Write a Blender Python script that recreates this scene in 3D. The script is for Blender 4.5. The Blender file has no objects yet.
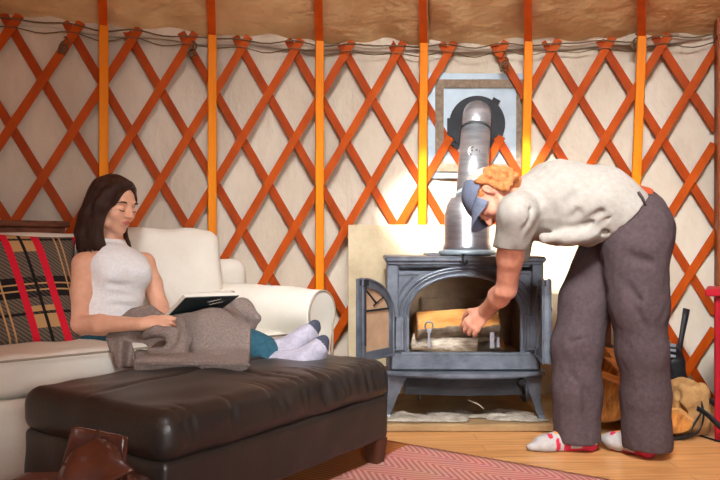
import bpy, math, random
import numpy as np
from mathutils import Matrix, Vector
random.seed(7)
S = bpy.context.scene
COL = S.collection

# ------------------------------------------------------------ camera, world, sun, exposure
CZ, HZ, FP = 0.82, 243.0, 740.0
cam_d = bpy.data.cameras.new('camera'); cam = bpy.data.objects.new('camera', cam_d); COL.objects.link(cam)
cam.location = (0, 0, CZ); cam.rotation_euler = (math.pi/2, 0, 0)
cam_d.sensor_width = 36; cam_d.lens = 36*FP/720; cam_d.shift_y = 3/720; cam_d.clip_start = .05
S.camera = cam
S.view_settings.view_transform = 'Standard'; S.view_settings.look = 'None'
S.view_settings.gamma = 1; S.view_settings.exposure = 0.0
w = bpy.data.worlds.new('daylight'); S.world = w; w.use_nodes = True
w.node_tree.nodes['Background'].inputs[0].default_value = (0.80, 0.90, 1.0, 1)
w.node_tree.nodes['Background'].inputs[1].default_value = 0.21
def lamp(name, kind, loc, target, energy, color, **kw):
    l = bpy.data.lights.new(name, kind); o = bpy.data.objects.new(name, l); COL.objects.link(o)
    l.energy = energy; l.color = color
    for k, v in kw.items(): setattr(l, k, v)
    o.location = loc; o.rotation_euler = (Vector(target)-Vector(loc)).to_track_quat('-Z', 'Y').to_euler()
    return o
CROWN = Vector((0, -.20, 3.86))
SUNT = Vector((0.80, 3.95, 0.97))
lamp('sun', 'SUN', CROWN, SUNT, 14.0, (1.0, .95, .86), angle=math.radians(1.2))
lamp('skylight_glow', 'AREA', (0, -.20, 3.80), (.85, 3.4, 1.0), 50.0, (.97, .99, 1.0), shape='DISK', size=1.4, spread=math.radians(54))
lamp('front_fill', 'AREA', (1.0, -1.3, 1.15), (-.15, 3.0, .35), 11.0, (.97, .98, 1.0), shape='RECTANGLE', size=1.1, size_y=.9, spread=math.radians(62))  # added low fill lamp to brighten sofa, ottoman and people; no window there

# ------------------------------------------------------------ helpers
def P(px, py, d): return np.array([(px-360)/FP*d, d, CZ-(py-HZ)/FP*d])
def srgb(r, g, b):
    f = lambda c: (c/255/12.92) if c/255 <= .04045 else ((c/255+.055)/1.055)**2.4
    return (f(r), f(g), f(b), 1)
WM = {}
def prop(o, label=None, cat=None, group=None, kind=None):
    for k, v in (('label', label), ('category', cat), ('group', group), ('kind', kind)):
        if v: o[k] = v
    return o
def empty(name, loc, label, cat, group=None, rz=0, kind=None):
    o = bpy.data.objects.new(name, None); COL.objects.link(o)
    o.location = tuple(loc); o.rotation_euler = (0, 0, rz); o.empty_display_size = .05
    WM[o] = Matrix.Translation(Vector(tuple(loc))) @ Matrix.Rotation(rz, 4, 'Z')
    return prop(o, label, cat, group, kind)
def mk(name, V, F, mats, parent=None, mi=None, smooth=True, origin=None, uv=None):
    """V world coordinates (n,3); F list of faces or (m,4) array; ONE mesh object"""
    V = np.asarray(V, dtype=np.float64)
    if parent is not None: m = WM[parent]
    else:
        c = V.mean(0) if origin is None else np.array(origin); 
        if origin is None: c[2] = V[:, 2].min()
        m = Matrix.Translation(Vector(c))
    inv = np.array(m.inverted()); L = V @ inv[:3, :3].T + inv[:3, 3]
    me = bpy.data.meshes.new(name)
    if isinstance(F, np.ndarray):
        n = len(F); me.vertices.add(len(L)); me.vertices.foreach_set('co', L.astype(np.float32).ravel())
        me.loops.add(4*n); me.loops.foreach_set('vertex_index', F.astype(np.int32).ravel())
        me.polygons.add(n); me.polygons.foreach_set('loop_start', np.arange(0, 4*n, 4, dtype=np.int32))
        me.update(calc_edges=True)
    else: me.from_pydata(L.tolist(), [], F)
    me.validate()
    if not isinstance(mats, (list, tuple)): mats = [mats]
    for x in mats: me.materials.append(x)
    if mi is not None: me.polygons.foreach_set('material_index', np.asarray(mi, dtype=np.int32))
    me.polygons.foreach_set('use_smooth', [bool(smooth)]*len(me.polygons))
    if uv is not None:
        l = me.uv_layers.new(name='UVMap'); vi = np.zeros(len(me.loops), dtype=np.int32); me.loops.foreach_get('vertex_index', vi)
        l.data.foreach_set('uv', np.asarray(uv, dtype=np.float32)[vi].ravel())
    me.update()
    o = bpy.data.objects.new(name, me); COL.objects.link(o)
    if parent is not None: o.parent = parent; WM[o] = m
    else: o.location = m.translation; WM[o] = m
    return o
class MB:
    def __init__(s, M=None): s.V = []; s.F = []; s.P = []; s.M = M or Matrix()
    def add(s, vs, fs):
        b = len(s.V); s.P.append((b, len(s.F))); s.V += [tuple(s.M @ Vector(tuple(v))) for v in vs]; s.F += [tuple(b+i for i in f) for f in fs]; return s
    def box(s, c, h, R=None, bev=0.0, taper=1.0):
        """c centre, h half sizes; bevelled box; taper scales the bottom"""
        R = R or Matrix.Identity(3); c = Vector(tuple(c)); b = min(bev, min(h)*.9)
        if b <= 0:
            vs = [c + R @ Vector((x*h[0]*(taper if z < 0 else 1), y*h[1]*(taper if z < 0 else 1), z*h[2])) for x in (-1, 1) for y in (-1, 1) for z in (-1, 1)]
            return s.add(vs, [(0,1,3,2),(4,6,7,5),(0,4,5,1),(2,3,7,6),(0,2,6,4),(1,5,7,3)])
        vs = []; idx = {}
        for x in (-1, 1):
            for y in (-1, 1):
                for z in (-1, 1):
                    t = taper if z < 0 else 1
                    for a in range(3):
                        q = [x*(h[0]*t-b), y*(h[1]*t-b), z*(h[2]-b)]; q[a] += (x, y, z)[a]*b
                        idx[(x, y, z, a)] = len(vs); vs.append(c + R @ Vector(q))
        fs = []
        for a in range(3):
            for sg in (-1, 1):
                o = [(-1,-1), (1,-1), (1,1), (-1,1)]
                f = []
                for p, q in o:
                    k = [0, 0, 0]; k[a] = sg; k[(a+1) % 3] = p; k[(a+2) % 3] = q; f.append(idx[(*k, a)])
                fs.append(tuple(f) if sg > 0 else tuple(f[::-1]))
        for a in range(3):
            b1, c1 = (a+1) % 3, (a+2) % 3
            for p in (-1, 1):
                for q in (-1, 1):
                    k0 = [0]*3; k0[a] = -1; k0[b1] = p; k0[c1] = q; k1 = list(k0); k1[a] = 1
                    f = (idx[(*k0, b1)], idx[(*k0, c1)], idx[(*k1, c1)], idx[(*k1, b1)])
                    fs.append(f if p*q < 0 else f[::-1])
        for x in (-1, 1):
            for y in (-1, 1):
                for z in (-1, 1):
                    f = tuple(idx[(x, y, z, a)] for a in range(3)); fs.append(f if x*y*z > 0 else f[::-1])
        return s.add(vs, fs)
    def tube(s, pts, r, n=10, caps=True, flat=1.0, up=None):
        pts = [Vector(tuple(p)) for p in pts]; m = len(pts)
        rs = list(r) if hasattr(r, '__len__') else [r]*m
        vs = []; fs = []; pu = Vector(up) if up else None
        for i, p in enumerate(pts):
            t = (pts[min(i+1, m-1)]-pts[max(i-1, 0)]).normalized()
            if pu is None: pu = Vector((0, 0, 1)) if abs(t.z) < .9 else Vector((1, 0, 0))
            u = (pu - t*pu.dot(t)).normalized(); v = t.cross(u); pu = u
            for k in range(n):
                a = 2*math.pi*k/n; vs.append(p + u*math.cos(a)*rs[i]*flat + v*math.sin(a)*rs[i])
        for i in range(m-1):
            for k in range(n): fs.append((i*n+k, i*n+(k+1) % n, (i+1)*n+(k+1) % n, (i+1)*n+k))
        if caps: fs += [tuple(range(n))[::-1], tuple((m-1)*n+k for k in range(n))]
        return s.add(vs, fs)
    def ribbon(s, pts, wdir, w, t):
        """rectangular strip along pts; wdir list/one width direction; w width, t thickness"""
        pts = [Vector(tuple(p)) for p in pts]; m = len(pts); vs = []; fs = []
        for i, p in enumerate(pts):
            T = (pts[min(i+1, m-1)]-pts[max(i-1, 0)]).normalized()
            d = Vector(tuple(wdir[i] if isinstance(wdir, list) else wdir)); d = (d-T*d.dot(T)).normalized(); nn = T.cross(d)
            for a, b in ((-1,-1), (1,-1), (1,1), (-1,1)): vs.append(p + d*a*w/2 + nn*b*t/2)
        for i in range(m-1):
            for k in range(4): fs.append((i*4+k, i*4+(k+1) % 4, (i+1)*4+(k+1) % 4, (i+1)*4+k))
        fs += [(3,2,1,0), tuple((m-1)*4+k for k in range(4))]
        return s.add(vs, fs)
    def lathe(s, prof, c, ax=(0,0,1), n=28, caps=True):
        """prof [(r, h)]"""
        ax = Vector(ax).normalized(); u = Vector((1,0,0)) if abs(ax.x) < .9 else Vector((0,1,0)); u = (u-ax*u.dot(ax)).normalized(); v = ax.cross(u); c = Vector(tuple(c))
        vs = []; fs = []; m = len(prof)
        for r, h in prof:
            for k in range(n):
                a = 2*math.pi*k/n; vs.append(c+ax*h+(u*math.cos(a)+v*math.sin(a))*r)
        for i in range(m-1):
            for k in range(n): fs.append((i*n+k, i*n+(k+1) % n, (i+1)*n+(k+1) % n, (i+1)*n+k))
        if caps: fs += [tuple(range(n))[::-1], tuple((m-1)*n+k for k in range(n))]
        return s.add(vs, fs)
    def prism(s, poly, y0, y1):
        """polygon in local x,z extruded along y"""
        n = len(poly); vs = [(x, y0, z) for x, z in poly]+[(x, y1, z) for x, z in poly]
        fs = [tuple(range(n)), tuple(range(2*n-1, n-1, -1))]+[(i, n+i, n+(i+1) % n, (i+1) % n) for i in range(n)]
        return s.add(vs, fs)
    def ringplate(s, outer, inner, y0, y1):
        """plate between two loops of equal length in local x,z"""
        n = len(outer); vs = []
        for y in (y0, y1):
            for lp in (outer, inner): vs += [(x, y, z) for x, z in lp]
        fs = []
        for i in range(n):
            j = (i+1) % n
            fs += [(i, j, n+j, n+i), (2*n+i, 3*n+i, 3*n+j, 2*n+j), (i, 2*n+i, 2*n+j, j), (n+i, n+j, 3*n+j, 3*n+i)]
        return s.add(vs, fs)
    def each(s, name, mat, parent=None, smooth=False):
        """every added piece becomes an object of its own"""
        q = s.P+[(len(s.V), len(s.F))]; out = []
        for (v0, f0), (v1, f1) in zip(q, q[1:]): out.append(mk(name, s.V[v0:v1], [tuple(i-v0 for i in f) for f in s.F[f0:f1]], mat, parent, smooth=smooth))
        return out
    def build(s, name, mat, parent=None, smooth=False, **kw): return mk(name, s.V, s.F, mat, parent, smooth=smooth, **kw)

# ---- volume modelling: distance field -> surface net
def nrm(v): v = np.asarray(v, float); return v/np.linalg.norm(v)
class Field:
    def __init__(s, lo, hi, h=.005):
        s.lo = np.array(lo, float); s.h = h; s.n = np.ceil((np.array(hi)-s.lo)/h).astype(int)+1
        s.ax = [(s.lo[i]+h*np.arange(s.n[i])).astype(np.float32) for i in range(3)]
        s.d = np.full(tuple(s.n), .4, np.float32)
    def reg(s, lo, hi, m):
        a = np.clip(np.floor((np.array(lo)-m-s.lo)/s.h).astype(int), 0, s.n); b = np.clip(np.ceil((np.array(hi)+m-s.lo)/s.h).astype(int)+1, 0, s.n)
        sl = tuple(slice(a[i], b[i]) for i in range(3)); X = s.ax[0][sl[0]][:, None, None]; Y = s.ax[1][sl[1]][None, :, None]; Z = s.ax[2][sl[2]][None, None, :]
        return sl, X, Y, Z
    def comb(s, fn, lo, hi, k, mode):
        sl, X, Y, Z = s.reg(lo, hi, k+.03)
        a = s.d[sl]
        if a.size == 0: return s
        b = fn(X, Y, Z).astype(np.float32); k = max(k, 1e-4)
        if mode == 'u': h = np.clip(.5+.5*(a-b)/k, 0, 1); s.d[sl] = a*(1-h)+b*h-k*h*(1-h)
        elif mode == 's': b = -b; h = np.clip(.5-.5*(a-b)/k, 0, 1); s.d[sl] = a*(1-h)+b*h+k*h*(1-h)
        return s
    @staticmethod
    def f_cap(a, b, ra, rb, flat=None, sc=1.0):
        a = np.array(a, float); b = np.array(b, float); ab = b-a; L = max(ab@ab, 1e-9)
        def fn(X, Y, Z):
            x, y, z = X-a[0], Y-a[1], Z-a[2]; t = np.clip((x*ab[0]+y*ab[1]+z*ab[2])/L, 0, 1)
            x = x-t*ab[0]; y = y-t*ab[1]; z = z-t*ab[2]
            if flat is not None:
                q = (x*flat[0]+y*flat[1]+z*flat[2])*(1/sc-1); x = x+q*flat[0]; y = y+q*flat[1]; z = z+q*flat[2]
            return (np.sqrt(x*x+y*y+z*z)-(ra+(rb-ra)*t))*min(sc, 1)
        r = max(ra, rb)*max(sc, 1); return fn, np.minimum(a, b)-r, np.maximum(a, b)+r
    @staticmethod
    def f_ell(c, r, M=None):
        c = np.array(c, float); M = np.eye(3) if M is None else np.array([nrm(m) for m in M]); r = np.array(r, float)
        def fn(X, Y, Z):
            x, y, z = X-c[0], Y-c[1], Z-c[2]; k0 = 0; k1 = 0
            for i in range(3):
                q = x*M[i][0]+y*M[i][1]+z*M[i][2]; k0 = k0+(q/r[i])**2; k1 = k1+(q/r[i]**2)**2
            k0 = np.sqrt(k0); return k0*(k0-1)/np.maximum(np.sqrt(k1), 1e-6)
        e = np.sqrt(((M*r[:, None])**2).sum(0)); return fn, c-e, c+e
    @staticmethod
    def f_box(c, h, M=None, r=.02):
        c = np.array(c, float); M = np.eye(3) if M is None else np.array([nrm(m) for m in M]); h = np.array(h, float)
        def fn(X, Y, Z):
            x, y, z = X-c[0], Y-c[1], Z-c[2]; o = 0; mx = -9
            for i in range(3):
                q = np.abs(x*M[i][0]+y*M[i][1]+z*M[i][2])-(h[i]-r); o = o+np.maximum(q, 0)**2; mx = np.maximum(mx, q)
            return np.sqrt(o)+np.minimum(mx, 0)-r
        e = np.abs(M*h[:, None]).sum(0); return fn, c-e, c+e
    def cap(s, a, b, ra, rb=None, k=.02, mode='u', flat=None, sc=1.0): return s.comb(*s.f_cap(a, b, ra, ra if rb is None else rb, None if flat is None else nrm(flat), sc), k, mode)
    def chain(s, pts, rs, k=.02, mode='u', **kw):
        for i in range(len(pts)-1): s.cap(pts[i], pts[i+1], rs[i], rs[i+1], k, mode, **kw)
        return s
    def ell(s, c, r, M=None, k=.02, mode='u'): return s.comb(*s.f_ell(c, r, M), k, mode)
    def box(s, c, h, M=None, r=.02, k=.01, mode='u'): return s.comb(*s.f_box(c, h, M, r), k, mode)
    def cut(s, p, n, k=.004):
        """remove the half space beyond p along n"""
        p = np.array(p, float); n = nrm(n); X, Y, Z = s.ax[0][:, None, None], s.ax[1][None, :, None], s.ax[2][None, None, :]
        b = ((X-p[0])*n[0]+(Y-p[1])*n[1]+(Z-p[2])*n[2]).astype(np.float32); a = s.d; h = np.clip(.5+.5*(b-a)/k, 0, 1)
        s.d = (a*(1-h)+b*h+k*h*(1-h)).astype(np.float32); return s
    def cutin(s, p, n, lo, hi, k=.004):
        p = np.array(p, float); n = nrm(n); sl, X, Y, Z = s.reg(lo, hi, 0)
        b = ((X-p[0])*n[0]+(Y-p[1])*n[1]+(Z-p[2])*n[2]).astype(np.float32); a = s.d[sl]; h = np.clip(.5+.5*(b-a)/k, 0, 1)
        s.d[sl] = a*(1-h)+b*h+k*h*(1-h); return s
    def noise(s, amp, freq, seed=0, stretch=(1,1,1), sharp=False, lo=None, hi=None):
        rg = np.random.RandomState(seed); sl, X, Y, Z = s.reg(s.lo if lo is None else lo, s.lo+s.n*s.h if hi is None else hi, 0)
        t = 0
        for i in range(7):
            v = rg.normal(size=3)*np.array(stretch); v = v/np.linalg.norm(v)*freq*rg.uniform(.6, 1.6)*2*math.pi; p = rg.uniform(0, 6.28)
            u = rg.normal(size=3)*freq*2.2; q = np.sin(v[0]*X+v[1]*Y+v[2]*Z+p+1.1*np.sin(u[0]*X+u[1]*Y+u[2]*Z))
            t = t+((1-np.abs(q))*2-.7 if sharp else q)
        s.d[sl] += (amp*t/2.6).astype(np.float32); return s
    def net(s):
        v = s.d; n = v.shape; ins = v < 0
        c = [(i, j, k) for i in (0, 1) for j in (0, 1) for k in (0, 1)]
        cs = lambda A, o: A[o[0]:n[0]-1+o[0], o[1]:n[1]-1+o[1], o[2]:n[2]-1+o[2]]
        cnt = np.zeros(tuple(x-1 for x in n), np.uint8)
        for o in c: cnt += cs(ins, o)
        act = (cnt > 0) & (cnt < 8); ids = np.argwhere(act); N = len(ids)
        idx = np.full(act.shape, -1, np.int64); idx[act] = np.arange(N)
        vals = [v[ids[:, 0]+o[0], ids[:, 1]+o[1], ids[:, 2]+o[2]] for o in c]
        acc = np.zeros((N, 3)); num = np.zeros(N)
        for a in range(8):
            for b in range(a+1, 8):
                df = [c[b][i]-c[a][i] for i in range(3)]
                if sum(df) != 1 or min(df) < 0: continue
                va, vb = vals[a], vals[b]; m = (va < 0) != (vb < 0)
                t = np.where(m, va/np.where(m, va-vb, 1), 0)
                acc += m[:, None]*(np.array(c[a])+t[:, None]*np.array(df)); num += m
        V = s.lo+(ids+acc/np.maximum(num, 1)[:, None])*s.h
        Q = []
        for ax in range(3):
            o = [0, 0, 0]; o[ax] = 1; b1, c1 = (ax+1) % 3, (ax+2) % 3
            A = ins[:n[0]-o[0], :n[1]-o[1], :n[2]-o[2]]; B = ins[o[0]:, o[1]:, o[2]:]
            e = np.argwhere(A != B); e = e[(e[:, b1] > 0) & (e[:, c1] > 0) & (e[:, b1] < n[b1]-1) & (e[:, c1] < n[c1]-1)]
            if not len(e): continue
            fl = ins[e[:, 0], e[:, 1], e[:, 2]]
            def g(db, dc): q = e.copy(); q[:, b1] -= db; q[:, c1] -= dc; return idx[q[:, 0], q[:, 1], q[:, 2]]
            q = np.stack([g(1, 1), g(0, 1), g(0, 0), g(1, 0)], 1); q[~fl] = q[~fl][:, ::-1]; Q.append(q)
        F = np.concatenate(Q); F = F[(F >= 0).all(1)]
        for _ in range(2):     # light relaxation
            e = np.concatenate([F[:, [0, 1]], F[:, [1, 2]], F[:, [2, 3]], F[:, [3, 0]]]); sm = np.zeros_like(V); ct = np.zeros(len(V))
            for d in range(3): sm[:, d] = np.bincount(e[:, 0], V[e[:, 1], d], len(V))
            ct = np.bincount(e[:, 0], minlength=len(V)); ok = ct > 0; V[ok] = V[ok]*.5+.5*sm[ok]/ct[ok][:, None]
        return V, F
    def build(s, name, mats, parent=None, mfn=None, **kw):
        V, F = s.net(); mi = None
        if mfn is not None: mi = mfn(V[F].mean(1))
        return mk(name, V, F, mats, parent, mi=mi, **kw)

# ------------------------------------------------------------ materials
def mat(name, col, rough=.7, noise=None, bump=None, metal=0, dist=.01, spec=.25, coord='Object', **kw):
    """noise=(scale, colour2, amount, stretch) ; bump=(scale, strength, stretch)"""
    m = bpy.data.materials.new(name); m.use_nodes = True; nt = m.node_tree; N = nt.nodes; L = nt.links; b = N['Principled BSDF']
    b.inputs['Base Color'].default_value = col; b.inputs['Roughness'].default_value = rough; b.inputs['Metallic'].default_value = metal
    b.inputs['Specular IOR Level'].default_value = spec
    for k, v in kw.items(): b.inputs[k.replace('_', ' ')].default_value = v
    tc = N.new('ShaderNodeTexCoord')
    def tex(scale, stretch, detail=6, rg=.6):
        mp = N.new('ShaderNodeMapping'); mp.inputs['Scale'].default_value = stretch; L.new(tc.outputs[coord], mp.inputs[0])
        t = N.new('ShaderNodeTexNoise'); t.inputs['Scale'].default_value = scale; t.inputs['Detail'].default_value = detail; t.inputs['Roughness'].default_value = rg
        L.new(mp.outputs[0], t.inputs['Vector']); return t
    if noise:
        sc, c2, amt = noise[:3]; st = noise[3] if len(noise) > 3 else (1,1,1)
        t = tex(sc, st); r = N.new('ShaderNodeValToRGB'); r.color_ramp.elements[0].position = .5-.5*amt*.5; r.color_ramp.elements[1].position = .5+.5*amt*.5+.02
        if amt >= 1: r.color_ramp.elements[0].position = .3; r.color_ramp.elements[1].position = .7
        r.color_ramp.elements[0].color = col; r.color_ramp.elements[1].color = c2
        L.new(t.outputs['Fac'], r.inputs[0]); L.new(r.outputs[0], b.inputs['Base Color'])
    if bump:
        sc, stg = bump[:2]; st = bump[2] if len(bump) > 2 else (1,1,1)
        t = tex(sc, st, 4); bn = N.new('ShaderNodeBump'); bn.inputs['Strength'].default_value = stg; bn.inputs['Distance'].default_value = dist
        L.new(t.outputs['Fac'], bn.inputs['Height']); L.new(bn.outputs[0], b.inputs['Normal'])
    return m
M = {}
M['canvas'] = mat('wall_canvas', srgb(216,206,188), .9, (2.6, srgb(184,170,150), 1, (1,1,.45)), (5, 1.0, (1,1,.5)), dist=.035)
M['roof'] = mat('roof_canvas', srgb(236,204,154), .9, (2.2, srgb(196,158,110), 1), (3, 1.0, (1,1,2.5)), dist=.04)
M['slat'] = mat('slat_wood', srgb(172,70,14), .5, (9, srgb(142,54,10), 1, (1,1,.5)), (60, .15), spec=.08)
M['slat2'] = mat('slat_wood_lighter', srgb(192,84,14), .5, (9, srgb(162,64,10), 1, (1,1,.5)), (60, .15), spec=.08)
M['post'] = mat('post_wood', srgb(236,142,12), .45, (14, srgb(206,106,8), 1, (1,1,.08)), (60, .12, (1,1,.1)), spec=.1)
M['rafter'] = mat('rafter_wood', srgb(222,94,14), .5, (14, srgb(196,76,12), 1, (1,1,.2)))
M['rivet'] = mat('rivet_metal', srgb(190,180,170), .35, metal=.9)
M['rope'] = mat('cord', srgb(120,100,76), .9, (60, srgb(90,74,54), 1))
M['doorwood'] = mat('door_wood', srgb(150,78,34), .5, (8, srgb(112,54,24), 1, (6,6,.5)), (50, .15, (1,1,.1)))
M['ottoman'] = mat('dark_leather', srgb(48,42,38), .36, (5, srgb(38,34,31), 1), (90, .12), spec=.5)
M['ottleg'] = mat('dark_stained_wood', srgb(84,50,34), .4, (20, srgb(60,36,26), 1, (1,1,.1)))
M['sofa'] = mat('white_slipcover', srgb(232,229,218), .92, (3, srgb(216,211,196), 1), (14, .35))
M['piping'] = mat('slipcover_piping', srgb(160,150,132), .9)
M['oldwood'] = mat('old_brown_wood', srgb(128,76,50), .55, (5, srgb(84,48,32), 1, (.6,6,8)))
M['blanket'] = mat('heather_wool', srgb(156,142,134), .98, (160, srgb(122,108,102), 1), (220, .7))
M['iron'] = mat('stove_iron', srgb(116,123,133), .42, (12, srgb(80,86,95), 1), (70, .2), metal=.35)
M['irond'] = mat('sooty_iron', srgb(52,54,58), .55, (8, srgb(34,34,36), 1), (50, .2), metal=.3)
M['firebrick'] = mat('sooty_firebrick', srgb(204,174,140), .9, (6, srgb(130,108,86), 1), (30, .4))
M['soot'] = mat('soot_black', srgb(30,28,27), .8, (8, srgb(20,19,18), 1))
M['steel'] = mat('brushed_steel', srgb(176,180,188), .3, (8, srgb(140,146,156), 1, (1,1,6)), metal=.85)
M['galv'] = mat('galvanized_sheet', srgb(168,182,190), .4, (7, srgb(146,160,170), 1), metal=.3)
M['board'] = mat('cement_board', srgb(214,198,166), .92, (7, srgb(184,166,134), 1), (60, .2))
M['stone'] = mat('grey_brown_frame', srgb(150,132,112), .9, (40, srgb(112,98,84), 1), (80, .4))
M['hearth'] = mat('hearth_slab', srgb(170,140,100), .9, (5, srgb(128,98,66), 1), (40, .4))
M['ash'] = mat('wood_ash', srgb(178,168,154), .98, (22, srgb(130,118,104), 1), (60, .8))
M['bark'] = mat('log_bark', srgb(160,146,128), .95, (14, srgb(96,78,58), 1, (1,1,1)), (35, .9))
M['birch'] = mat('pale_bark', srgb(214,204,188), .9, (22, srgb(128,108,86), 1, (1,2,3)), (35, .8))
M['split'] = mat('split_wood', srgb(226,168,96), .8, (7, srgb(188,120,58), 1, (1,3,3)), (30, .5))
M['endgrain'] = mat('end_grain', srgb(206,138,66), .8, (16, srgb(132,74,30), 1, (1,4,1)), (40, .8))
M['redpaint'] = mat('red_paint', srgb(178,24,42), .4, (5, srgb(150,18,34), 1))
M['blackp'] = mat('black_plastic', srgb(26,27,30), .4, (10, srgb(40,40,44), 1))
M['glass'] = mat('door_glass', srgb(205,172,138), .25, (10, srgb(170,140,112), 1), Alpha=.8)
M['skin'] = mat('skin', srgb(226,176,148), .5, (30, srgb(216,162,134), 1), (120, .05), Subsurface_Weight=.0)
M['skinm'] = mat('skin_ruddy', srgb(226,164,138), .5, (40, srgb(208,140,114), 1), (120, .1), Subsurface_Weight=.0)
M['lips'] = mat('lips', srgb(196,116,108), .45)
M['brow'] = mat('brow_hair', srgb(52,34,26), .8)
M['hair'] = mat('dark_brown_hair', srgb(38,22,18), .42, (50, srgb(62,36,27), 1, (3,3,.25)), (90, .5, (3,3,.2)))
M['hairm'] = mat('red_curly_hair', srgb(214,142,84), .6, (60, srgb(166,92,48), 1), (70, .9))
M['knit'] = mat('white_knit', srgb(238,240,240), .9, (90, srgb(222,226,228), 1), (160, .3))
M['denim'] = mat('teal_cloth', srgb(50,96,112), .85, (60, srgb(36,76,92), 1))
M['sock'] = mat('lavender_grey_sock', srgb(186,184,198), .95, (90, srgb(164,162,178), 1), (180, .3))
M['sockd'] = mat('dark_grey_sock_toe', srgb(78,84,100), .95, (90, srgb(62,68,84), 1))
M['shirt'] = mat('grey_tshirt', srgb(168,163,155), .95, (50, srgb(154,148,139), 1), (120, .15))
M['pants'] = mat('charcoal_trousers', srgb(84,70,72), .93, (70, srgb(70,58,60), 1), (200, .15))
M['belt'] = mat('tan_leather_belt', srgb(176,76,42), .5)
M['cap'] = mat('slate_cap', srgb(112,120,140), .85, (60, srgb(98,106,126), 1))
M['capw'] = mat('white_cap_mesh', srgb(214,208,200), .85, (60, srgb(170,160,140), 1))
M['sockm'] = mat('pale_patterned_sock', srgb(180,176,172), .95, (50, srgb(160,154,152), 1))
M['sockr'] = mat('pink_red_sock', srgb(206,50,78), .95, (45, srgb(170,40,60), 1))
M['socko'] = mat('orange_sock', srgb(226,140,60), .95)
M['bag'] = mat('brown_leather', srgb(88,46,34), .25, (8, srgb(64,34,26), 1), (50, .2), spec=.6)
M['tote'] = mat('tan_canvas', srgb(178,140,92), .95, (30, srgb(150,112,68), 1), (90, .4))
M['cover'] = mat('dark_book_cover', srgb(36,48,52), .4, (20, srgb(28,38,42), 1))
M['page'] = mat('book_pages', srgb(222,216,204), .9, (3, srgb(200,194,182), 1, (1,1,90)))
M['brass'] = mat('enamel_yellow', srgb(206,150,30), .5, (10, srgb(180,120,20), 1))
# ------------------------------------------------------------ room shell
C0 = np.array([.39, -.48]); DT = .0616; TH0 = -.0422
def W(th, r, z): return (C0[0]+r*math.sin(th), C0[1]+r*math.cos(th), z)
def grid(fn, nu, nv):
    V = [fn(i/(nu-1), j/(nv-1)) for i in range(nu) for j in range(nv)]
    F = [(i*nv+j, i*nv+j+1, (i+1)*nv+j+1, (i+1)*nv+j) for i in range(nu-1) for j in range(nv-1)]
    return V, F
V, F = [(-5,-5,0),(6,-5,0),(6,5,0),(-5,5,0),(-5,-5,-.05),(6,-5,-.05),(6,5,-.05),(-5,5,-.05)], [(0,1,2,3),(7,6,5,4),(0,4,5,1),(1,5,6,2),(2,6,7,3),(3,7,4,0)]
def floor_mat():
    m = mat('plank_floor', srgb(216,164,108), .28, bump=(30, .05)); nt = m.node_tree; N = nt.nodes; L = nt.links; b = N['Principled BSDF']
    tc = N.new('ShaderNodeTexCoord'); mp = N.new('ShaderNodeMapping'); mp.inputs['Rotation'].default_value = (0,0,math.radians(-3)); L.new(tc.outputs['Object'], mp.inputs[0])
    br = N.new('ShaderNodeTexBrick'); br.inputs['Scale'].default_value = 1; br.inputs['Brick Width'].default_value = 1.3; br.inputs['Row Height'].default_value = .085
    br.inputs['Mortar Size'].default_value = .0012; br.inputs['Color1'].default_value = srgb(222,166,108); br.inputs['Color2'].default_value = srgb(204,148,92); br.inputs['Mortar'].default_value = srgb(120,72,36)
    L.new(mp.outputs[0], br.inputs['Vector'])
    m2 = N.new('ShaderNodeMapping'); m2.inputs['Scale'].default_value = (1.2,14,1); L.new(mp.outputs[0], m2.inputs[0])
    t = N.new('ShaderNodeTexNoise'); t.inputs['Scale'].default_value = 3; t.inputs['Detail'].default_value = 7; L.new(m2.outputs[0], t.inputs['Vector'])
    mx = N.new('ShaderNodeMix'); mx.data_type = 'RGBA'; mx.blend_type = 'MULTIPLY'; mx.inputs[0].default_value = .45
    rp = N.new('ShaderNodeValToRGB'); rp.color_ramp.elements[0].position = .35; rp.color_ramp.elements[0].color = srgb(190,150,110); rp.color_ramp.elements[1].position = .6; rp.color_ramp.elements[1].color = (1,1,1,1)
    L.new(t.outputs['Fac'], rp.inputs[0]); L.new(br.outputs['Color'], mx.inputs[6]); L.new(rp.outputs[0], mx.inputs[7]); L.new(mx.outputs[2], b.inputs['Base Color'])
    return m
prop(mk('floor', V, F, floor_mat(), smooth=False, origin=(0,0,0)), kind='structure')
rg = np.random.RandomState(3); fr = [(rg.uniform(6,26), rg.uniform(1,9), rg.uniform(0,6.28)) for _ in range(10)]
def wallz(th, z):
    v = sum(math.sin(a*th*1.4+b*z*.6+c+1.3*math.sin(b*z*.7+a*th*.5)) for a, b, c in fr)*.006
    v += .004*math.sin(th*95+z*11+2.2*math.sin(z*5+th*17))*max(0,math.sin(z*2.1+th*9)); v += .012*abs(math.sin((th-TH0)/DT*math.pi/2+.5))
    top = max(0, (z-1.70)/.25); v += top*.006*math.sin(th*140+3*math.sin(th*31))
    return v
V, F = grid(lambda u, v: W(-1.25+u*2.2, 4.53+wallz(-1.25+u*2.2, v*1.97), v*1.97), 500, 70)
wo = mk('wall_back', V, F, M['canvas']); prop(wo, kind='structure')
sm = wo.modifiers.new('thick', 'SOLIDIFY'); sm.thickness = .02; sm.offset = 1
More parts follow.
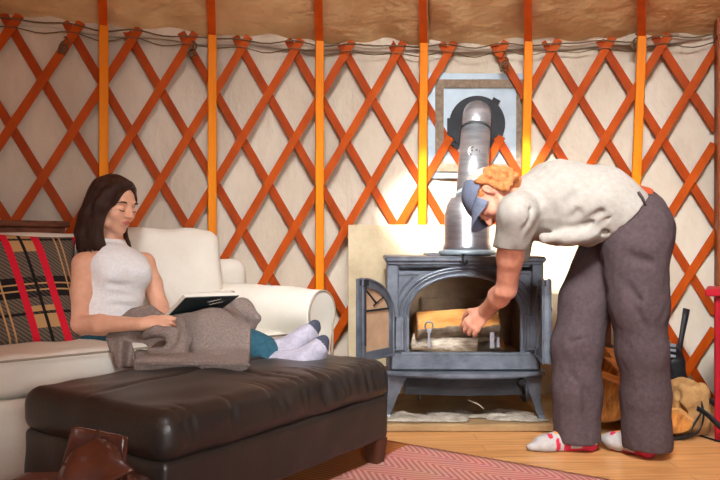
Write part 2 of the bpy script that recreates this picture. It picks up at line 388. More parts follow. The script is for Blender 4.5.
# roof canvas: cone with a round crown opening, billowing between the rafters
RT, RC, ZT, ZC = 4.66, .76, 1.84, 3.86
PT = [-.381, -.262, -.1363, -.0107, .1143, .2434]
CX, CY = 0, -.20
def roofpt(th, v, dz=0, r1=RC):
    a = W(th, RT, ZT); c = (CX+r1*math.sin(th), CY+r1*math.cos(th)); return (a[0]+(c[0]-a[0])*v, a[1]+(c[1]-a[1])*v, ZT+(ZC-ZT)*v+dz)
def roof(u, v):
    th = u*2*math.pi; r = RT+(RC-RT)*v; ph = (th-.1143)/.1247
    bil = .05*abs(math.sin(ph*math.pi))*math.sin(math.pi*min(1, v*2.2+.06)) + .010*math.sin(th*57+v*60+2*math.sin(th*20))+.007*math.sin(th*131-v*43)
    return roofpt(th, v, .02-bil)
V, F = grid(roof, 900, 40)
ro = mk('ceiling', V, F, M['roof']); prop(ro, kind='structure')
sm = ro.modifiers.new('thick', 'SOLIDIFY'); sm.thickness = .02
# lattice
zk = lambda k: 1.847-.237*k
TMIN, TMAX = -.80, .330
lat = empty('wall_lattice', W(-.1, 4.49, 0), 'crisscross orange brown wooden lattice running along the canvas wall', 'lattice')
for sgn, RR, mt in ((-1, 4.505, M['slat']), (1, 4.492, M['slat2'])):
    for j in range(-26, 22):
      for zh, zl in (((1.909, zk(0)-.02), (zk(2)+.022, .02)) if (sgn, j) in ((1, 2), (-1, 1)) else (((1.909, zk(1)-.02), (zk(2)+.022, .02)) if (sgn, j) == (1, 3) else ((1.909, .02),))):
        tj = TH0+j*DT; pts = []; wd = []; n = 26 if zh-zl > .5 else 4; z1, z0 = zh, zl
        for i in range(n+1):
            z = z1+(z0-z1)*i/n; th = tj+sgn*(z-1.847)/.237*DT/2
            if TMIN <= th <= TMAX:
                pts.append(W(th, RR, z))
        if len(pts) < 3: continue
        mb = MB(); wds = []
        for i, p in enumerate(pts):
            th = math.atan2(p[0]-C0[0], p[1]-C0[1]); T = Vector(pts[min(i+1, len(pts)-1)])-Vector(pts[max(i-1, 0)]); rad = Vector((math.sin(th), math.cos(th), 0)); wds.append(T.cross(rad))
        mb.ribbon(pts, wds, .042, .011); o = mb.build('lattice_slat', mt, lat)
        if sgn == 1:
            for k in range(8):
                th = tj-k*DT/2
                if TMIN < th < TMAX and zk(k) > pts[0][2] and zk(k) < pts[-1][2]:
                    MB().lathe([(.0055,0),(.0055,.003),(.002,.005)], W(th, RR-.0055, zk(k)), (-math.sin(th), -math.cos(th), 0), 8).build('rivet', M['rivet'], o)
# posts and rafters
ordn = ['leftmost', 'second from the left', 'third from the left', 'fourth from the left', 'fifth from the left', 'rightmost']
near = ['rising above the seated woman\'s dark hair', 'rising behind the white back cushion of the sofa', 'rising behind the rolled sofa arm', 'just left of the metal flue plate', 'just right of the metal flue plate', 'rising behind the bent man\'s hips']
for i, th in enumerate(PT):
    rad = Vector((math.sin(th), math.cos(th), 0)); tan = Vector((math.cos(th), -math.sin(th), 0))
    R3 = Matrix((tan, rad, Vector((0,0,1)))).transposed()
    top = 1.892
    lean = (0,0,0,.010,.020,.038)[i]
    e = MB(Matrix.Translation(W(th, 4.455, top)) @ Matrix.Rotation(lean, 4, 'Y')).box((0,0,-top/2), (.022, .022, top/2), R3, .003).build('upright_post', M['post'])
    prop(e, 'straight orange wooden upright post '+near[i], 'post', 'upright posts against the lattice')
    mb = MB(); a = Vector(W(th, 4.462, top+.004)); 
    b = Vector((CX+.74*math.sin(th), CY+.74*math.cos(th), 3.80)); a = a+Vector((0,0,.02)); tan = (b-a).cross(Vector((0,0,1))).normalized(); mb.ribbon([a, a+(b-a)*.5, b], tan, .040, .075)
    r = mb.build('roof_rafter', M['rafter']); prop(r, 'reddish orange roof rafter, %s of the six above the lattice' % ordn[i], 'rafter', 'roof rafters')
prop(MB().lathe([(.70,0),(.80,0),(.80,.10),(.70,.10),(.70,0)], (CX,CY,3.76), n=64, caps=False).build('trim_1', M['rafter'], smooth=False), kind='structure')
# cord along the lattice tops with knots
cord = empty('cord', W(-.1, 4.47, 1.86), 'thin dark cord strung along the tops of the lattice with loose knots', 'cord')
for zz, rr, am in ((1.885, .004, .010), (1.84, .003, .018)):
    pts = [W(TMIN+(TMAX-TMIN)*i/220, 4.484-.004*(i % 2), zz+am*math.cos((TMIN+(TMAX-TMIN)*i/220-TH0)/DT*2*math.pi)*.6+.006*math.sin(i*.37)) for i in range(221)]
    MB().tube(pts, rr, 6).build('cord_line', M['rope'], cord, smooth=True)
for px, py in ((33, 40), (196, 47), (633, 40), (87, 43), (507, 62)):
    mb = MB(); c = P(px, py, 3.9); th = math.asin((c[0]-C0[0])/4.47); c = Vector(W(th, 4.475, CZ-(py-HZ)/FP*W(th,4.475,0)[1]))
    for q in range(3):
        a0 = q*2.1; pts = [c+Vector((.022*math.sin(t*.9+a0)+.01*math.sin(a0*3), -.008*q, .03*math.cos(t*.8+a0)-.02*q)) for t in np.linspace(0, 5, 12)]
        mb.tube(pts, .004, 6)
    mb.tube([c, c+Vector((-.01,0,-.03)), c+Vector((.004,0,-.06))], .0035, 6)
    mb.build('knot', M['rope'], cord, smooth=True)
# wall strip where the canvas top meets the roof
V, F = grid(lambda u, v: W(-1.2+u*1.52, 4.515-.006*math.sin(v*3.14)+.004*math.sin(u*190), 1.865+.10*v+.006*math.sin(u*90)), 300, 5)
t2 = mk('trim_2', V, F, M['canvas']); prop(t2, kind='structure'); sm = t2.modifiers.new('thick', 'SOLIDIFY'); sm.thickness = .008
# door at the right
th = .332; rad = Vector((math.sin(th), math.cos(th), 0)); tan = Vector((math.cos(th), -math.sin(th), 0)); R3 = Matrix((tan, rad, Vector((0,0,1)))).transposed()
d = empty('door_1', W(th, 4.46, 0), None, None, kind='structure')
c = Vector(W(th, 4.44, 0))+tan*.0
MB().box(c+Vector((0,0,.93)), (.045,.07,.93), R3, .004).build('door_frame', M['doorwood'], d)
MB().box(c+tan*.9+Vector((0,0,.93)), (.045,.07,.93), R3, .004).build('door_frame', M['doorwood'], d)
MB().box(c+tan*.45+Vector((0,0,1.89)), (.50,.07,.045), R3, .004).build('door_frame', M['doorwood'], d)
lf = MB().box(c+tan*.45+rad*.03+Vector((0,0,.92)), (.40,.022,.91), R3, .004)
for zz in (.5, 1.35): lf.box(c+tan*.45+rad*.005+Vector((0,0,zz)), (.27,.012,.30), R3, .008)
leaf = lf.build('door_panel', M['doorwood'], d)
hb = MB(); hc = c+tan*(-.005)-rad*.074+Vector((0,0,.83)); hb.box(hc, (.018,.004,.03), R3, .002); hb.tube([hc, hc-rad*.03, hc-rad*.035+tan*.05], .006, 8); hb.build('door_handle', M['galv'], d, smooth=True)

# ------------------------------------------------------------ heat shield, flue plate, hearth
prop(MB().box(((349+605)/2*0+ .60, 3.86, .46), (.662,.008,.455), Matrix.Rotation(-.02, 3, 'Z'), .003).build('heat_shield', M['board']), 'large pale cement board standing against the wall behind the stove', 'heat shield')
vp = empty('flue_plate', (.63, 3.94, 1.28), 'square metal flue plate with a dark round collar fixed in the wall above the stove', 'flue plate')
def vpx(px): return (px-360)/FP*4.02
def vz(py): return CZ-(py-HZ)/FP*4.02
def rectring(x0,x1,z0,z1,wd,y0,y1,mb): 
    mb.ringplate([(x0,z0),(x1,z0),(x1,z1),(x0,z1)], [(x0+wd,z0+wd),(x1-wd,z0+wd),(x1-wd,z1-wd),(x0+wd,z1-wd)], y0, y1); return mb
x0,x1,z0,z1 = vpx(428),vpx(527),vz(178),vz(73)
rectring(x0,x1,z0,z1,.045,4.030,4.036,MB()).build('outer_flashing', M['galv'], vp)
rectring(x0+.04,x1-.012,z0+.035,z1-.035,.045,4.018,4.034,MB()).build('frame', M['stone'], vp)
MB().box(((x0+x1)/2,4.032,(z0+z1)/2),((x1-x0)/2-.02,.004,(z1-z0)/2-.02)).build('metal_sheet', M['galv'], vp)
cx, cz = vpx(477), vz(124)
col = MB().lathe([(.06,0),(.152,0),(.152,.012),(.06,.012)], (cx,4.022,cz), (0,-1,0), 40)
col.box((cx+.10,4.015,cz+.12),(.022,.006,.016),Matrix.Rotation(.5,3,'Y')).box((cx-.15,4.015,cz-.02),(.012,.006,.05)).box((cx-.13,4.015,cz-.11),(.03,.006,.012),Matrix.Rotation(.6,3,'Y'))
col.build('collar', M['irond'], vp)
fl = empty('flue_pipe', (.47,3.5,.8), 'shiny steel flue pipe bending from the stove top up to the wall plate', 'flue pipe')
ptop = np.array([cx-.005, 4.02, cz+.005]); pe = P(477, 113, 3.78); pm = P(471, 203, 3.55)
el = []
for t in np.linspace(0, 1, 9):
    a = t*math.pi/2; el.append(Vector(ptop)*(1-t)**2+Vector(tuple(pe+np.array([0,-.03,.05])))*2*t*(1-t)+Vector(tuple(pe+(pm-pe)*.2))*t*t)
MB().tube(el, .072, 32).build('elbow', M['steel'], fl, smooth=True)
p1 = pe+(pm-pe)*.2
MB().tube([p1, pm], .074, 32).build('angled_pipe', M['steel'], fl, smooth=True)
MB().tube([p1-(pm-pe)*.004, p1+(pm-pe)*.02], .0775, 32).build('joint_ring', M['irond'], fl, smooth=True)
q = pm-(pm-pe)*.08
MB().tube([q, q+(pm-pe)*.03], .078, 32).build('joint_ring', M['galv'], fl, smooth=True)
sb = P(467, 250, 3.50)
MB().lathe([(.115,0),(.115,.03),(.108,.04),(.106,.18),(.095,.225),(.076,.26)], (sb[0],3.50,.775), n=40).build('lower_pipe', M['steel'], fl, smooth=True)
MB().lathe([(.135,0),(.135,.02),(.118,.024)], (sb[0],3.50,.765), n=40).build('base_collar', M['galv'], fl, smooth=True)
lm = MB(); lc = P(474,152,3.60); nv = nrm([0,-.8,.35])
lm.lathe([(.001,0),(.030,0),(.030,.004),(.001,.004)], lc+nv*.0, nv, 24); bd = lm.build('badge', M['page'], fl)
lm = MB(); lm.lathe([(.022,0),(.027,0),(.027,.003),(.022,.003),(.022,0)], lc+nv*.004, nv, 24, caps=False)
for a, b in ((-.012,.006),(.012,.006),(-.006,-.008),(.006,-.008)): lm.box(lc+nv*.006+np.array([a,0,b]),(.005,.002,.003))
lm.each('badge_print', M['irond'], bd)
hh = empty('hearth_pad', (.47,3.5,0), 'worn tan hearth slab on the floor under the stove', 'hearth')
MB().box((.52,3.56,.0175),(.48,.36,.0165),None,.006).build('slab', M['hearth'], hh)
# ash: spread with its own uneven outline
f = Field((.0,3.18,.02),(.86,3.5,.075),.005)
for i in range(60):
    x = random.uniform(.06,.78); y = random.uniform(3.25,3.42); f.ell((x,y,.034),(random.uniform(.03,.09),random.uniform(.015,.04),random.uniform(.010,.020)),k=.01)
f.noise(.003,12,3); f.cut((0,0,.0355),(0,0,-1)); prop(f.build('wood_ash', M['ash']), 'pale grey wood ash spilled on the hearth slab', 'ash', kind='stuff')
tw = empty('twig', (.6,3.25,.05), 'thin dark twig lying on the ash below the stove', 'twig')
MB().tube([P(468,400,3.28),P(478,404,3.26),P(484,410,3.24)+np.array([0,0,.004])],.003,6).build('stem',M['bark'],tw)
# ------------------------------------------------------------ wood stove  (local: x right, y back, z up)
SO = Matrix.Translation((.462, 3.27, .036)) @ Matrix.Rotation(-.015, 4, 'Z')
st = empty('wood_stove', (.462,3.27,.036), 'dark blue grey cast iron wood stove with open arched front on curved legs', 'wood stove', rz=-.015)
hw = .335
MB(SO).box((0,.23,.712),(.352,.27,.013),None,.008).box((0,.23,.696),(.342,.26,.008),None,.004).build('top_plate', M['iron'], st)
MB(SO).box((.0,.34,.73),(.15,.14,.006),None,.004).build('griddle', M['iron'], st)
gh = MB(SO); gh.tube([(-.012,-.045,.728),(-.012,-.05,.700),(-.004,-.052,.690),(.006,-.05,.697),(.004,-.045,.71)],.005,8).tube([(-.028,-.045,.705),(-.012,-.048,.693),(.004,-.048,.703)],.004,8).lathe([(.008,0),(.008,.008)],(-.012,-.045,.728)); gh.each('griddle_hook', M['irond'], st, smooth=True)
bd = MB(SO)
bd.box((-hw+.012,.24,.445),(.012,.235,.245)).box((hw-.012,.24,.445),(.012,.235,.245)).box((0,.468,.445),(hw-.024,.012,.245)).box((0,.24,.684),(hw-.024,.226,.006)).box((0,.24,.215),(hw,.235,.012))
bd.build('body', M['iron'], st)
lin = MB(SO).box((0,.44,.42),(.29,.012,.19)).box((-.295,.25,.42),(.012,.19,.19),None).box((.295,.25,.42),(.012,.19,.19)).box((0,.24,.262),(.30,.20,.012)).box((0,.40,.44),(.17,.02,.075),None,.01)
lin.each('firebox_lining', M['firebrick'], st)
def arch(w, zb, zs, h, n=24, seg=(4,4)):
    """closed loop: bottom left, up, over the arch, down; same count for equal args"""
    L = [(-w, zb+(zs-zb)*i/seg[0]) for i in range(seg[0])]+[(-w*math.cos(math.pi*i/n), zs+h*math.sin(math.pi*i/n)**.9) for i in range(n+1)]+[(w, zs-(zs-zb)*(i+1)/seg[0]) for i in range(seg[0])]
    return L+[(w-2*w*(i+1)/(seg[1]+1), zb) for i in range(seg[1])]
def rectlike(w, zb, zt, n=24, seg=(4,4), zs=.45):
    L = [(-w, zb+(zs-zb)*i/seg[0]) for i in range(seg[0])]
    for i in range(n+1):
        t = i/n; 
        if t < .25: L.append((-w, zs+(zt-zs)*t/.25))
        elif t <= .75: L.append((-w+2*w*(t-.25)/.5, zt))
        else: L.append((w, zt-(zt-zs)*(t-.75)/.25))
    L += [(w, zs-(zs-zb)*(i+1)/seg[0]) for i in range(seg[0])]
    return L+[(w-2*w*(i+1)/(seg[1]+1), zb) for i in range(seg[1])]
AI = arch(.245,.30,.47,.165)
# upper spandrel plate stands a little proud of the lower pilasters
mb = MB(SO).ringplate(rectlike(.30,.30,.66,zs=.47), AI, -.006, .03); mb.build('front_plate', M['iron'], st)
def moulding(w, zs, h, y, r, a0=0, a1=math.pi, n=30):
    return [(-w*math.cos(a0+(a1-a0)*i/n), y, zs+h*math.sin(a0+(a1-a0)*i/n)**.9) for i in range(n+1)]
mo = MB(SO)
for w_, h_, r_, y_ in ((.250,.172,.008,-.014),(.268,.192,.005,-.010),(.284,.205,.006,-.012)):
    mo.tube(moulding(w_,.47,h_,y_,r_),r_,8)
for sx in (-1,1):
    up = MB(SO)
    # corner pilaster: capital block, shaft and recessed panel
    mo.box((sx*.318,.0,.565),(.026,.022,.125),None,.004)
    mo.tube([(sx*.30,-.010,.47),(sx*.335,-.018,.47)],.006,8).tube([(sx*.262,-.012,.30),(sx*.262,-.012,.46)],.006,8)
    mo.box((sx*.300,-.004,.385),(.032,.018,.075),None,.004)
    # raised triangular panel outline
    pts = [(sx*.295,-.014,.645),(sx*.20,-.014,.650),(sx*.235,-.014,.628),(sx*.262,-.014,.60),(sx*.283,-.014,.565),(sx*.297,-.014,.52),(sx*.295,-.014,.645)]
    mo.tube(pts,.004,6)
    mo.box((sx*.300,-.0225,.385),(.020,.003,.058),None,.002)
mo.each('moulding', M['iron'], st, smooth=False)
MB(SO).box((0,.0,.262),(.325,.030,.036),None,.006).box((0,-.018,.298),(.285,.014,.007),None,.003).build('lower_front', M['iron'], st)
# bowed ash lip
def bow(zt, zb, dep, y0, hw_):
    n = 24; mb = MB(SO); pts = [(-hw_+2*hw_*i/n) for i in range(n+1)]; yy = lambda x: y0-dep*math.cos(x/hw_*math.pi/2)
    V = [(x, yy(x), zt) for x in pts]+[(x, yy(x), zb) for x in pts]+[(x, .10, zt) for x in pts]+[(x, .10, zb) for x in pts]; m = n+1
    F = []
    for i in range(n): F += [(i,m+i,m+i+1,i+1),(i,i+1,2*m+i+1,2*m+i),(m+i,3*m+i,3*m+i+1,m+i+1),(2*m+i,2*m+i+1,3*m+i+1,3*m+i)]
    F += [(0,2*m,3*m,m),(n,m+n,3*m+n,2*m+n)]
    return mb.add(V, F)
bow(.222,.206,.075,-.025,.352).build('ash_lip', M['iron'], st)
bow(.206,.196,.065,-.015,.340).build('ash_lip', M['iron'], st)
ap = bow(.196,.115,.03,.0,.262); ap.build('ash_pan', M['irond'], st)
ah = MB(SO); ah.tube([(.245,-.03,.17),(.26,-.06,.165),(.262,-.065,.13),(.265,-.062,.10)],[.007,.007,.009,.006],8).lathe([(.018,0),(.018,.03)],(.25,-.005,.175),(0,-1,0)).box((-.20,-.0,.105),(.005,.005,.016))
ah.each('ash_pan_latch', M['irond'], st, smooth=True)
def stleg(sx, y):
    mb = MB(SO); n = 10; V = []; F = []
    for i in range(n+1):
        t = i/n; z = .205*(1-t); xo = sx*(.340+.022*t-.012*math.sin(t*math.pi)); xi = sx*(.245+.090*t**.85)
        dp = .045*(1-t)+.018*t+(.012 if i == n else 0)
        for a, b in ((xo,y-dp),(xi,y-dp),(xi,y+dp),(xo,y+dp)): V.append((a,b,z))
    for i in range(n):
        for k in range(4): F.append((i*4+k,(i+1)*4+k,(i+1)*4+(k+1)%4,i*4+(k+1)%4) if sx>0 else (i*4+k,i*4+(k+1)%4,(i+1)*4+(k+1)%4,(i+1)*4+k))
    F += [(0,1,2,3),(n*4+3,n*4+2,n*4+1,n*4)]
    mb.add(V,F); return mb
for sx in (-1,1):
    for y in (.04,.42): stleg(sx,y).build('leg', M['iron'], st)
MB(SO).tube([(.335,.02,.51),(.36,.0,.51),(.378,-.005,.50),(.38,-.005,.485)],.006,8).build('side_latch', M['irond'], st, smooth=True)
# doors: half arches, hinged at the sides, standing open
def half_arch(w, z0, zs, zt, n=14):
    """free (tall) edge at x=w, hinge at x=0"""
    return [(0,z0),(w,z0),(w,zt)]+[(w-w*math.sin(math.pi/2*i/n), zs+(zt-zs)*math.cos(math.pi/2*i/n)) for i in range(1,n+1)]
def stove_door(sx, ang):
    H = SO @ Matrix.Translation((sx*.325,-.02,0)) @ Matrix.Rotation(ang, 4, 'Z')
    zo = .30; out = half_arch(.245,.295,.46,.635); inn = half_arch(.195,.33,.46,.595)
    inn = [(x+.025, z) for x, z in inn]
    mb = MB(H).ringplate([(sx*-x if sx > 0 else x, z) for x, z in out], [(sx*-x if sx > 0 else x, z) for x, z in inn], -.012, .012)
    fx = (lambda x: -x) if sx > 0 else (lambda x: x)
    mb.tube([(fx(x),-.014,z) for x, z in out]+[(fx(0),-.014,.295)],.006,6).tube([(fx(x),.014,z) for x, z in out]+[(fx(0),.014,.295)],.006,6)
    dr = mb.build('door', M['iron'], st)
    MB(H).prism([(fx(x),z) for x, z in inn], -.003, .003).build('glass_pane', M['glass'], dr)
    g = MB(H)
    g.box((fx(.12),.006,.50),(.095,.004,.004)).tube([(fx(.205),.006,.585),(fx(.13),.006,.53)],.004,6).tube([(fx(.05),.006,.56),(fx(.15),.006,.52)],.004,6)
    g.each('grille_bar', M['irond'], dr)
    h = MB(H)
    for z in (.32,.36,.42,.47): h.tube([(0,0,z-.014),(0,0,z+.014)],.011,8)
    h.box((fx(-.005),.012,.39),(.008,.008,.07)); h.each('hinge', M['irond'], dr)
    k = MB(H)
    k.tube([(fx(.235),.018,.36),(fx(.235),.018,.60)],.006,6).box((fx(.236),.016,.62),(.012,.014,.012)); k.each('door_handle', M['irond'], dr)
# left: closed direction +x ; opened by about 122 degrees clockwise seen from above towards the camera
stove_door(-1, math.radians(-123))
stove_door(1, math.radians(84))
for sx, px, nm in ((-1, 429, 'left'), (1, 492, 'right')):
    a = empty('andiron', P(px,347,3.27), ('flat steel strap with a ring on top at the left of the stove opening', 'flat steel strap without a ring at the right of the stove opening')[sx>0], 'andiron', 'andirons in the stove mouth')
    c = P(px, 347, 3.265)
    if sx < 0:
        MB().box(c+np.array([0,0,.030]),(.006,.004,.036),None,.002).box(c+np.array([0,0,.07]),(.010,.004,.006),None,.001).build('strap', M['steel'], a)
        MB().tube([c+np.array([.018*math.sin(t),0,.094+.018*math.cos(t)]) for t in np.linspace(0,2*math.pi,20)],.0035,8,caps=False).build('ring', M['steel'], a, smooth=True)
    else:
        MB().box(c+np.array([0,0,.030]),(.011,.004,.036),None,.002).build('strap', M['steel'], a)
        MB().box(c+np.array([.028,.01,.02]),(.007,.004,.024),None,.002).build('prong', M['steel'], a)
def log(name, a, b, r0, r1, label, cat='log', group=None, seed=0, flatdir=(0,0,1), cutk=.35, h=.006, wedge=None, bark='bark'):
    """split firewood: bark surface with one or two split faces"""
    a = np.array(a,float); b = np.array(b,float); ax = nrm(b-a); R = max(r0,r1)
    f = Field(np.minimum(a,b)-R-.01, np.maximum(a,b)+R+.01, h)
    f.cap(a-ax*R, b+ax*R, r0, r1, .001); f.noise(R*.07, 3/(R*8), seed, sharp=False)
    fd = nrm(np.array(flatdir)-ax*(np.array(flatdir)@ax)); sd = np.cross(ax, fd); c0 = (a+b)/2
    f.cut(c0+fd*R*cutk, fd)
    w2 = wedge if wedge is not None else None
    if w2 is not None: n2 = nrm(fd*math.cos(w2)+sd*math.sin(w2)); f.cut(c0+n2*R*cutk, n2)
    f.cut(a, nrm(-ax+fd*.12)); f.cut(b, nrm(ax-fd*.1))
    V, F = f.net(); Q = V[F]; c = Q.mean(1); n = np.cross(Q[:,2]-Q[:,0], Q[:,3]-Q[:,1]); n /= np.maximum(np.linalg.norm(n,axis=1,keepdims=True),1e-9)
    mi = np.zeros(len(F),int); mi[(n@fd) > .93] = 1
    if w2 is not None: mi[(n@n2) > .93] = 1
    mi[np.abs(n@ax) > .8] = 2
    o = mk(name, V, F, [M[bark],M['split'],M['endgrain']], mi=mi); prop(o, label, cat, group); return o
# logs in the firebox
log('split_log', P(415,318,3.42)+np.array([0,0,-.02]), P(497,318,3.42), .075,.085,'large split log with orange grain held in the stove under the man\'s hand',seed=3,flatdir=(-.2,-.75,.6),cutk=.55,wedge=-1.2)
log('split_log', P(412,341,3.45), P(478,346,3.40), .044,.040,'pale barked log lying lowest on the stove floor',seed=5,flatdir=(0,.3,1),cutk=.8,bark='birch')
log('split_log', P(505,344,3.46)+np.array([-.01,0,-.0]), P(478,347,3.52), .03,.03,'short dark log end at the right of the stove floor',seed=8,flatdir=(0,.3,1),cutk=.7)
# ------------------------------------------------------------ rug
RE = np.array([.09,3.05]); ra = nrm([.83,-.56]); rb_ = np.array([-ra[1]*-1, -ra[0]]) ; rb_ = nrm([ra[1], -ra[0]])
def rug_mat():
    m = mat('woven_rug', srgb(200,120,108), .97, bump=(160,.5)); nt = m.node_tree; N = nt.nodes; L = nt.links; b = N['Principled BSDF']
    tc = N.new('ShaderNodeTexCoord'); sp = N.new('ShaderNodeSeparateXYZ'); L.new(tc.outputs['UV'], sp.inputs[0])
    def mth(op, a, b_=None, c=None):
        n = N.new('ShaderNodeMath'); n.operation = op
        for i, v in enumerate((a, b_, c)):
            if v is None: continue
            if isinstance(v, (int, float)): n.inputs[i].default_value = v
            else: L.new(v, n.inputs[i])
        return n.outputs[0]
    u, v = sp.outputs[0], sp.outputs[1]
    zig = mth('ABSOLUTE', mth('SUBTRACT', mth('FRACT', mth('MULTIPLY', v, 5.0)), .5))
    s = mth('FRACT', mth('ADD', mth('MULTIPLY', u, 34.0), mth('MULTIPLY', zig, 7.0)))
    st_ = mth('GREATER_THAN', s, .5)
    mx = N.new('ShaderNodeMix'); mx.data_type = 'RGBA'; L.new(st_, mx.inputs[0]); mx.inputs[6].default_value = srgb(216,160,146); mx.inputs[7].default_value = srgb(196,114,104)
    # broad tan border on the sofa side
    bd = mth('LESS_THAN', u, 1.04)
    m2 = N.new('ShaderNodeMix'); m2.data_type = 'RGBA'; L.new(bd, m2.inputs[0]); L.new(mx.outputs[2], m2.inputs[6])
    wv = mth('GREATER_THAN', mth('FRACT', mth('MULTIPLY', v, 46.0)), .5)
    m3 = N.new('ShaderNodeMix'); m3.data_type = 'RGBA'; L.new(wv, m3.inputs[0]); m3.inputs[6].default_value = srgb(190,112,52); m3.inputs[7].default_value = srgb(160,88,40)
    L.new(m3.outputs[2], m2.inputs[7])
    t = N.new('ShaderNodeTexNoise'); t.inputs['Scale'].default_value = 9; L.new(tc.outputs['UV'], t.inputs['Vector'])
    m4 = N.new('ShaderNodeMix'); m4.data_type = 'RGBA'; m4.blend_type = 'MULTIPLY'; m4.inputs[0].default_value = .35; L.new(m2.outputs[2], m4.inputs[6]); L.new(t.outputs['Color'], m4.inputs[7]); L.new(m4.outputs[2], b.inputs['Base Color'])
    return m
r0 = RE-ra*.90; V = []; UV = []; nu, nv = 60, 50
for i in range(nu):
    for j in range(nv):
        u = i/(nu-1)*2.8; v = j/(nv-1)*2.0; p = r0+ra*u-np.array([-ra[1],ra[0]])*v
        V.append((p[0],p[1],.011+.0015*math.sin(u*19+v*7)*math.sin(v*23)+(0 if 0<i<nu-1 and 0<j<nv-1 else -.004))); UV.append((u,v))
F = [(i*nv+j,(i+1)*nv+j,(i+1)*nv+j+1,i*nv+j+1) for i in range(nu-1) for j in range(nv-1)]
rg_ = mk('rug', V, F, rug_mat(), uv=UV); prop(rg_, 'pink and red herringbone woven rug with a tan border on the plank floor', 'rug')
s_ = rg_.modifiers.new('thick','SOLIDIFY'); s_.thickness = .009; s_.offset = 0
# ------------------------------------------------------------ ottoman
R_ = np.array([.125,2.735]); u_ = nrm([.57,.82]); w_ = nrm([-.82,.57]); LL, WW = 1.08, .66
oc = R_-u_*LL/2+w_*WW/2; ZO = .008
ot = empty('ottoman', (oc[0],oc[1],0), 'long dark brown leather ottoman with puffy top on short wooden legs', 'ottoman')
U3 = (u_[0],u_[1],0); W3 = (w_[0],w_[1],0); Z3 = (0,0,1); MO = [U3,W3,Z3]
e = np.array([abs(u_[0])*LL/2+abs(w_[0])*WW/2+.04, abs(u_[1])*LL/2+abs(w_[1])*WW/2+.04])
f = Field((oc[0]-e[0],oc[1]-e[1],.22),(oc[0]+e[0],oc[1]+e[1],.45),.007)
f.box((oc[0],oc[1],.320),(LL/2,WW/2,.070),MO,.055)
f.ell((oc[0],oc[1],.374),(LL/2*.95,WW/2*.93,.036),MO,k=.02)
def OC(a,b,z): p = oc+u_*a*LL/2+w_*b*WW/2; return (p[0],p[1],z)
# seam round the top edge
for a,b in (((-1.01,-1.01),(1.01,-1.01)),((1.01,-1.01),(1.01,1.01)),((1.01,1.01),(-1.01,1.01)),((-1.01,1.01),(-1.01,-1.01))):
    f.cap(OC(a[0],a[1],.352),OC(b[0],b[1],.352),.005,k=.008,mode='s')
f.cap(OC(-.95,.1,.405),OC(.95,.02,.405),.007,k=.02,mode='s'); f.cap(OC(-.05,-.95,.405),OC(.02,.95,.405),.006,k=.015,mode='s')
rr = random.Random(5)
for i in range(30):      # puckers in the leather near the far end and along the sides
    a = rr.uniform(.25,1.0) if i < 20 else rr.uniform(-.9,.3)
    a2_ = a-rr.uniform(.02,.07); f.chain([OC(a,-1.01,rr.uniform(.28,.31)),OC((a+a2_)/2,-1.0,.345),OC((a+a2_)/2,-.95,.384),OC(a2_,-.80+rr.uniform(-.05,.2),.403),OC(a2_-.05,-.5,.412)],[.003,.005,.005,.004,.002],k=.012,mode='s')
for i in range(12):
    b = rr.uniform(-.9,.9); b2 = b+rr.uniform(-.1,.1); f.chain([OC(1.005,b,.32),OC(.985,b,.37),OC(.93,(b+b2)/2,.396),OC(.80,b2,.406)],[.003,.004,.004,.002],k=.012,mode='s')
f.noise(.0022,5,4)
f.build('cushion', M['ottoman'], ot)
f = Field((oc[0]-e[0],oc[1]-e[1],.08),(oc[0]+e[0],oc[1]+e[1],.28),.008)
f.box((oc[0],oc[1],.182),(LL/2-.012,WW/2-.012,.083),MO,.018); f.noise(.0015,5,9)
f.build('base', M['ottoman'], ot)
R3 = Matrix((Vector(U3),Vector(W3),Vector(Z3))).transposed()
for a in (-1,1):
    for b in (-1,1):
        p = oc+u_*a*(LL/2-.05)+w_*b*(WW/2-.05)
        MB().box((p[0],p[1],ZO+.050),(.034,.034,.047),R3,.003,taper=.72).build('leg', M['ottleg'], ot)
# ------------------------------------------------------------ sofa (a along the back, b to the front)
Qs = np.array([-.645,3.585]); e1 = nrm([.77,.64]); e2 = nrm([.64,-.77])
def SP(a,b,z): p = Qs+e1*a+e2*b; return np.array([p[0],p[1],z])
E1 = (e1[0],e1[1],0); E2 = (e2[0],e2[1],0); MS = [E1,E2,Z3]
sf = empty('sofa', SP(-1,.2,0), 'white slipcovered sofa with a rolled right arm standing before the lattice wall', 'sofa')
def sbox(name, a0,a1,b0,b1,z0,z1,r,mt=None,h=.009,noise=.003,seed=1,lean=0,puff=0,parent=None,dmp=None):
    c = SP((a0+a1)/2,(b0+b1)/2,(z0+z1)/2); hh_ = np.array([(a1-a0)/2,(b1-b0)/2,(z1-z0)/2])
    E2l = np.array(E2)*math.cos(lean)+np.array(Z3)*math.sin(lean); Zl = -np.array(E2)*math.sin(lean)+np.array(Z3)*math.cos(lean); Ml = [E1,E2l,Zl]
    ee = np.abs(np.array(Ml)*hh_[:,None]).sum(0)+.05
    f = Field(c-ee,c+ee,h); f.box(c,hh_,Ml,r)
    if puff: f.ell(c+E2l*hh_[1]*.35,(hh_[0]*.93,hh_[1]*.75+puff,hh_[2]*.9),Ml,k=.03)
    if dmp: dmp(f)
    if noise: f.noise(noise,4.5,seed)
    return f.build(name, mt or M['sofa'], sf if parent is None else parent)
sbox('base',-2.15,.0,-.10,.53,.02,.30,.02,h=.012,seed=2)
sbox('back_frame',-2.15,.20,-.22,-.10,.05,.74,.07,h=.012,seed=3)
sbox('seat_cushion',-1.18,-.60,.0,.56,.30,.445,.045,seed=4)
sbox('seat_cushion',-.60,.0,.0,.56,.30,.445,.045,seed=5)
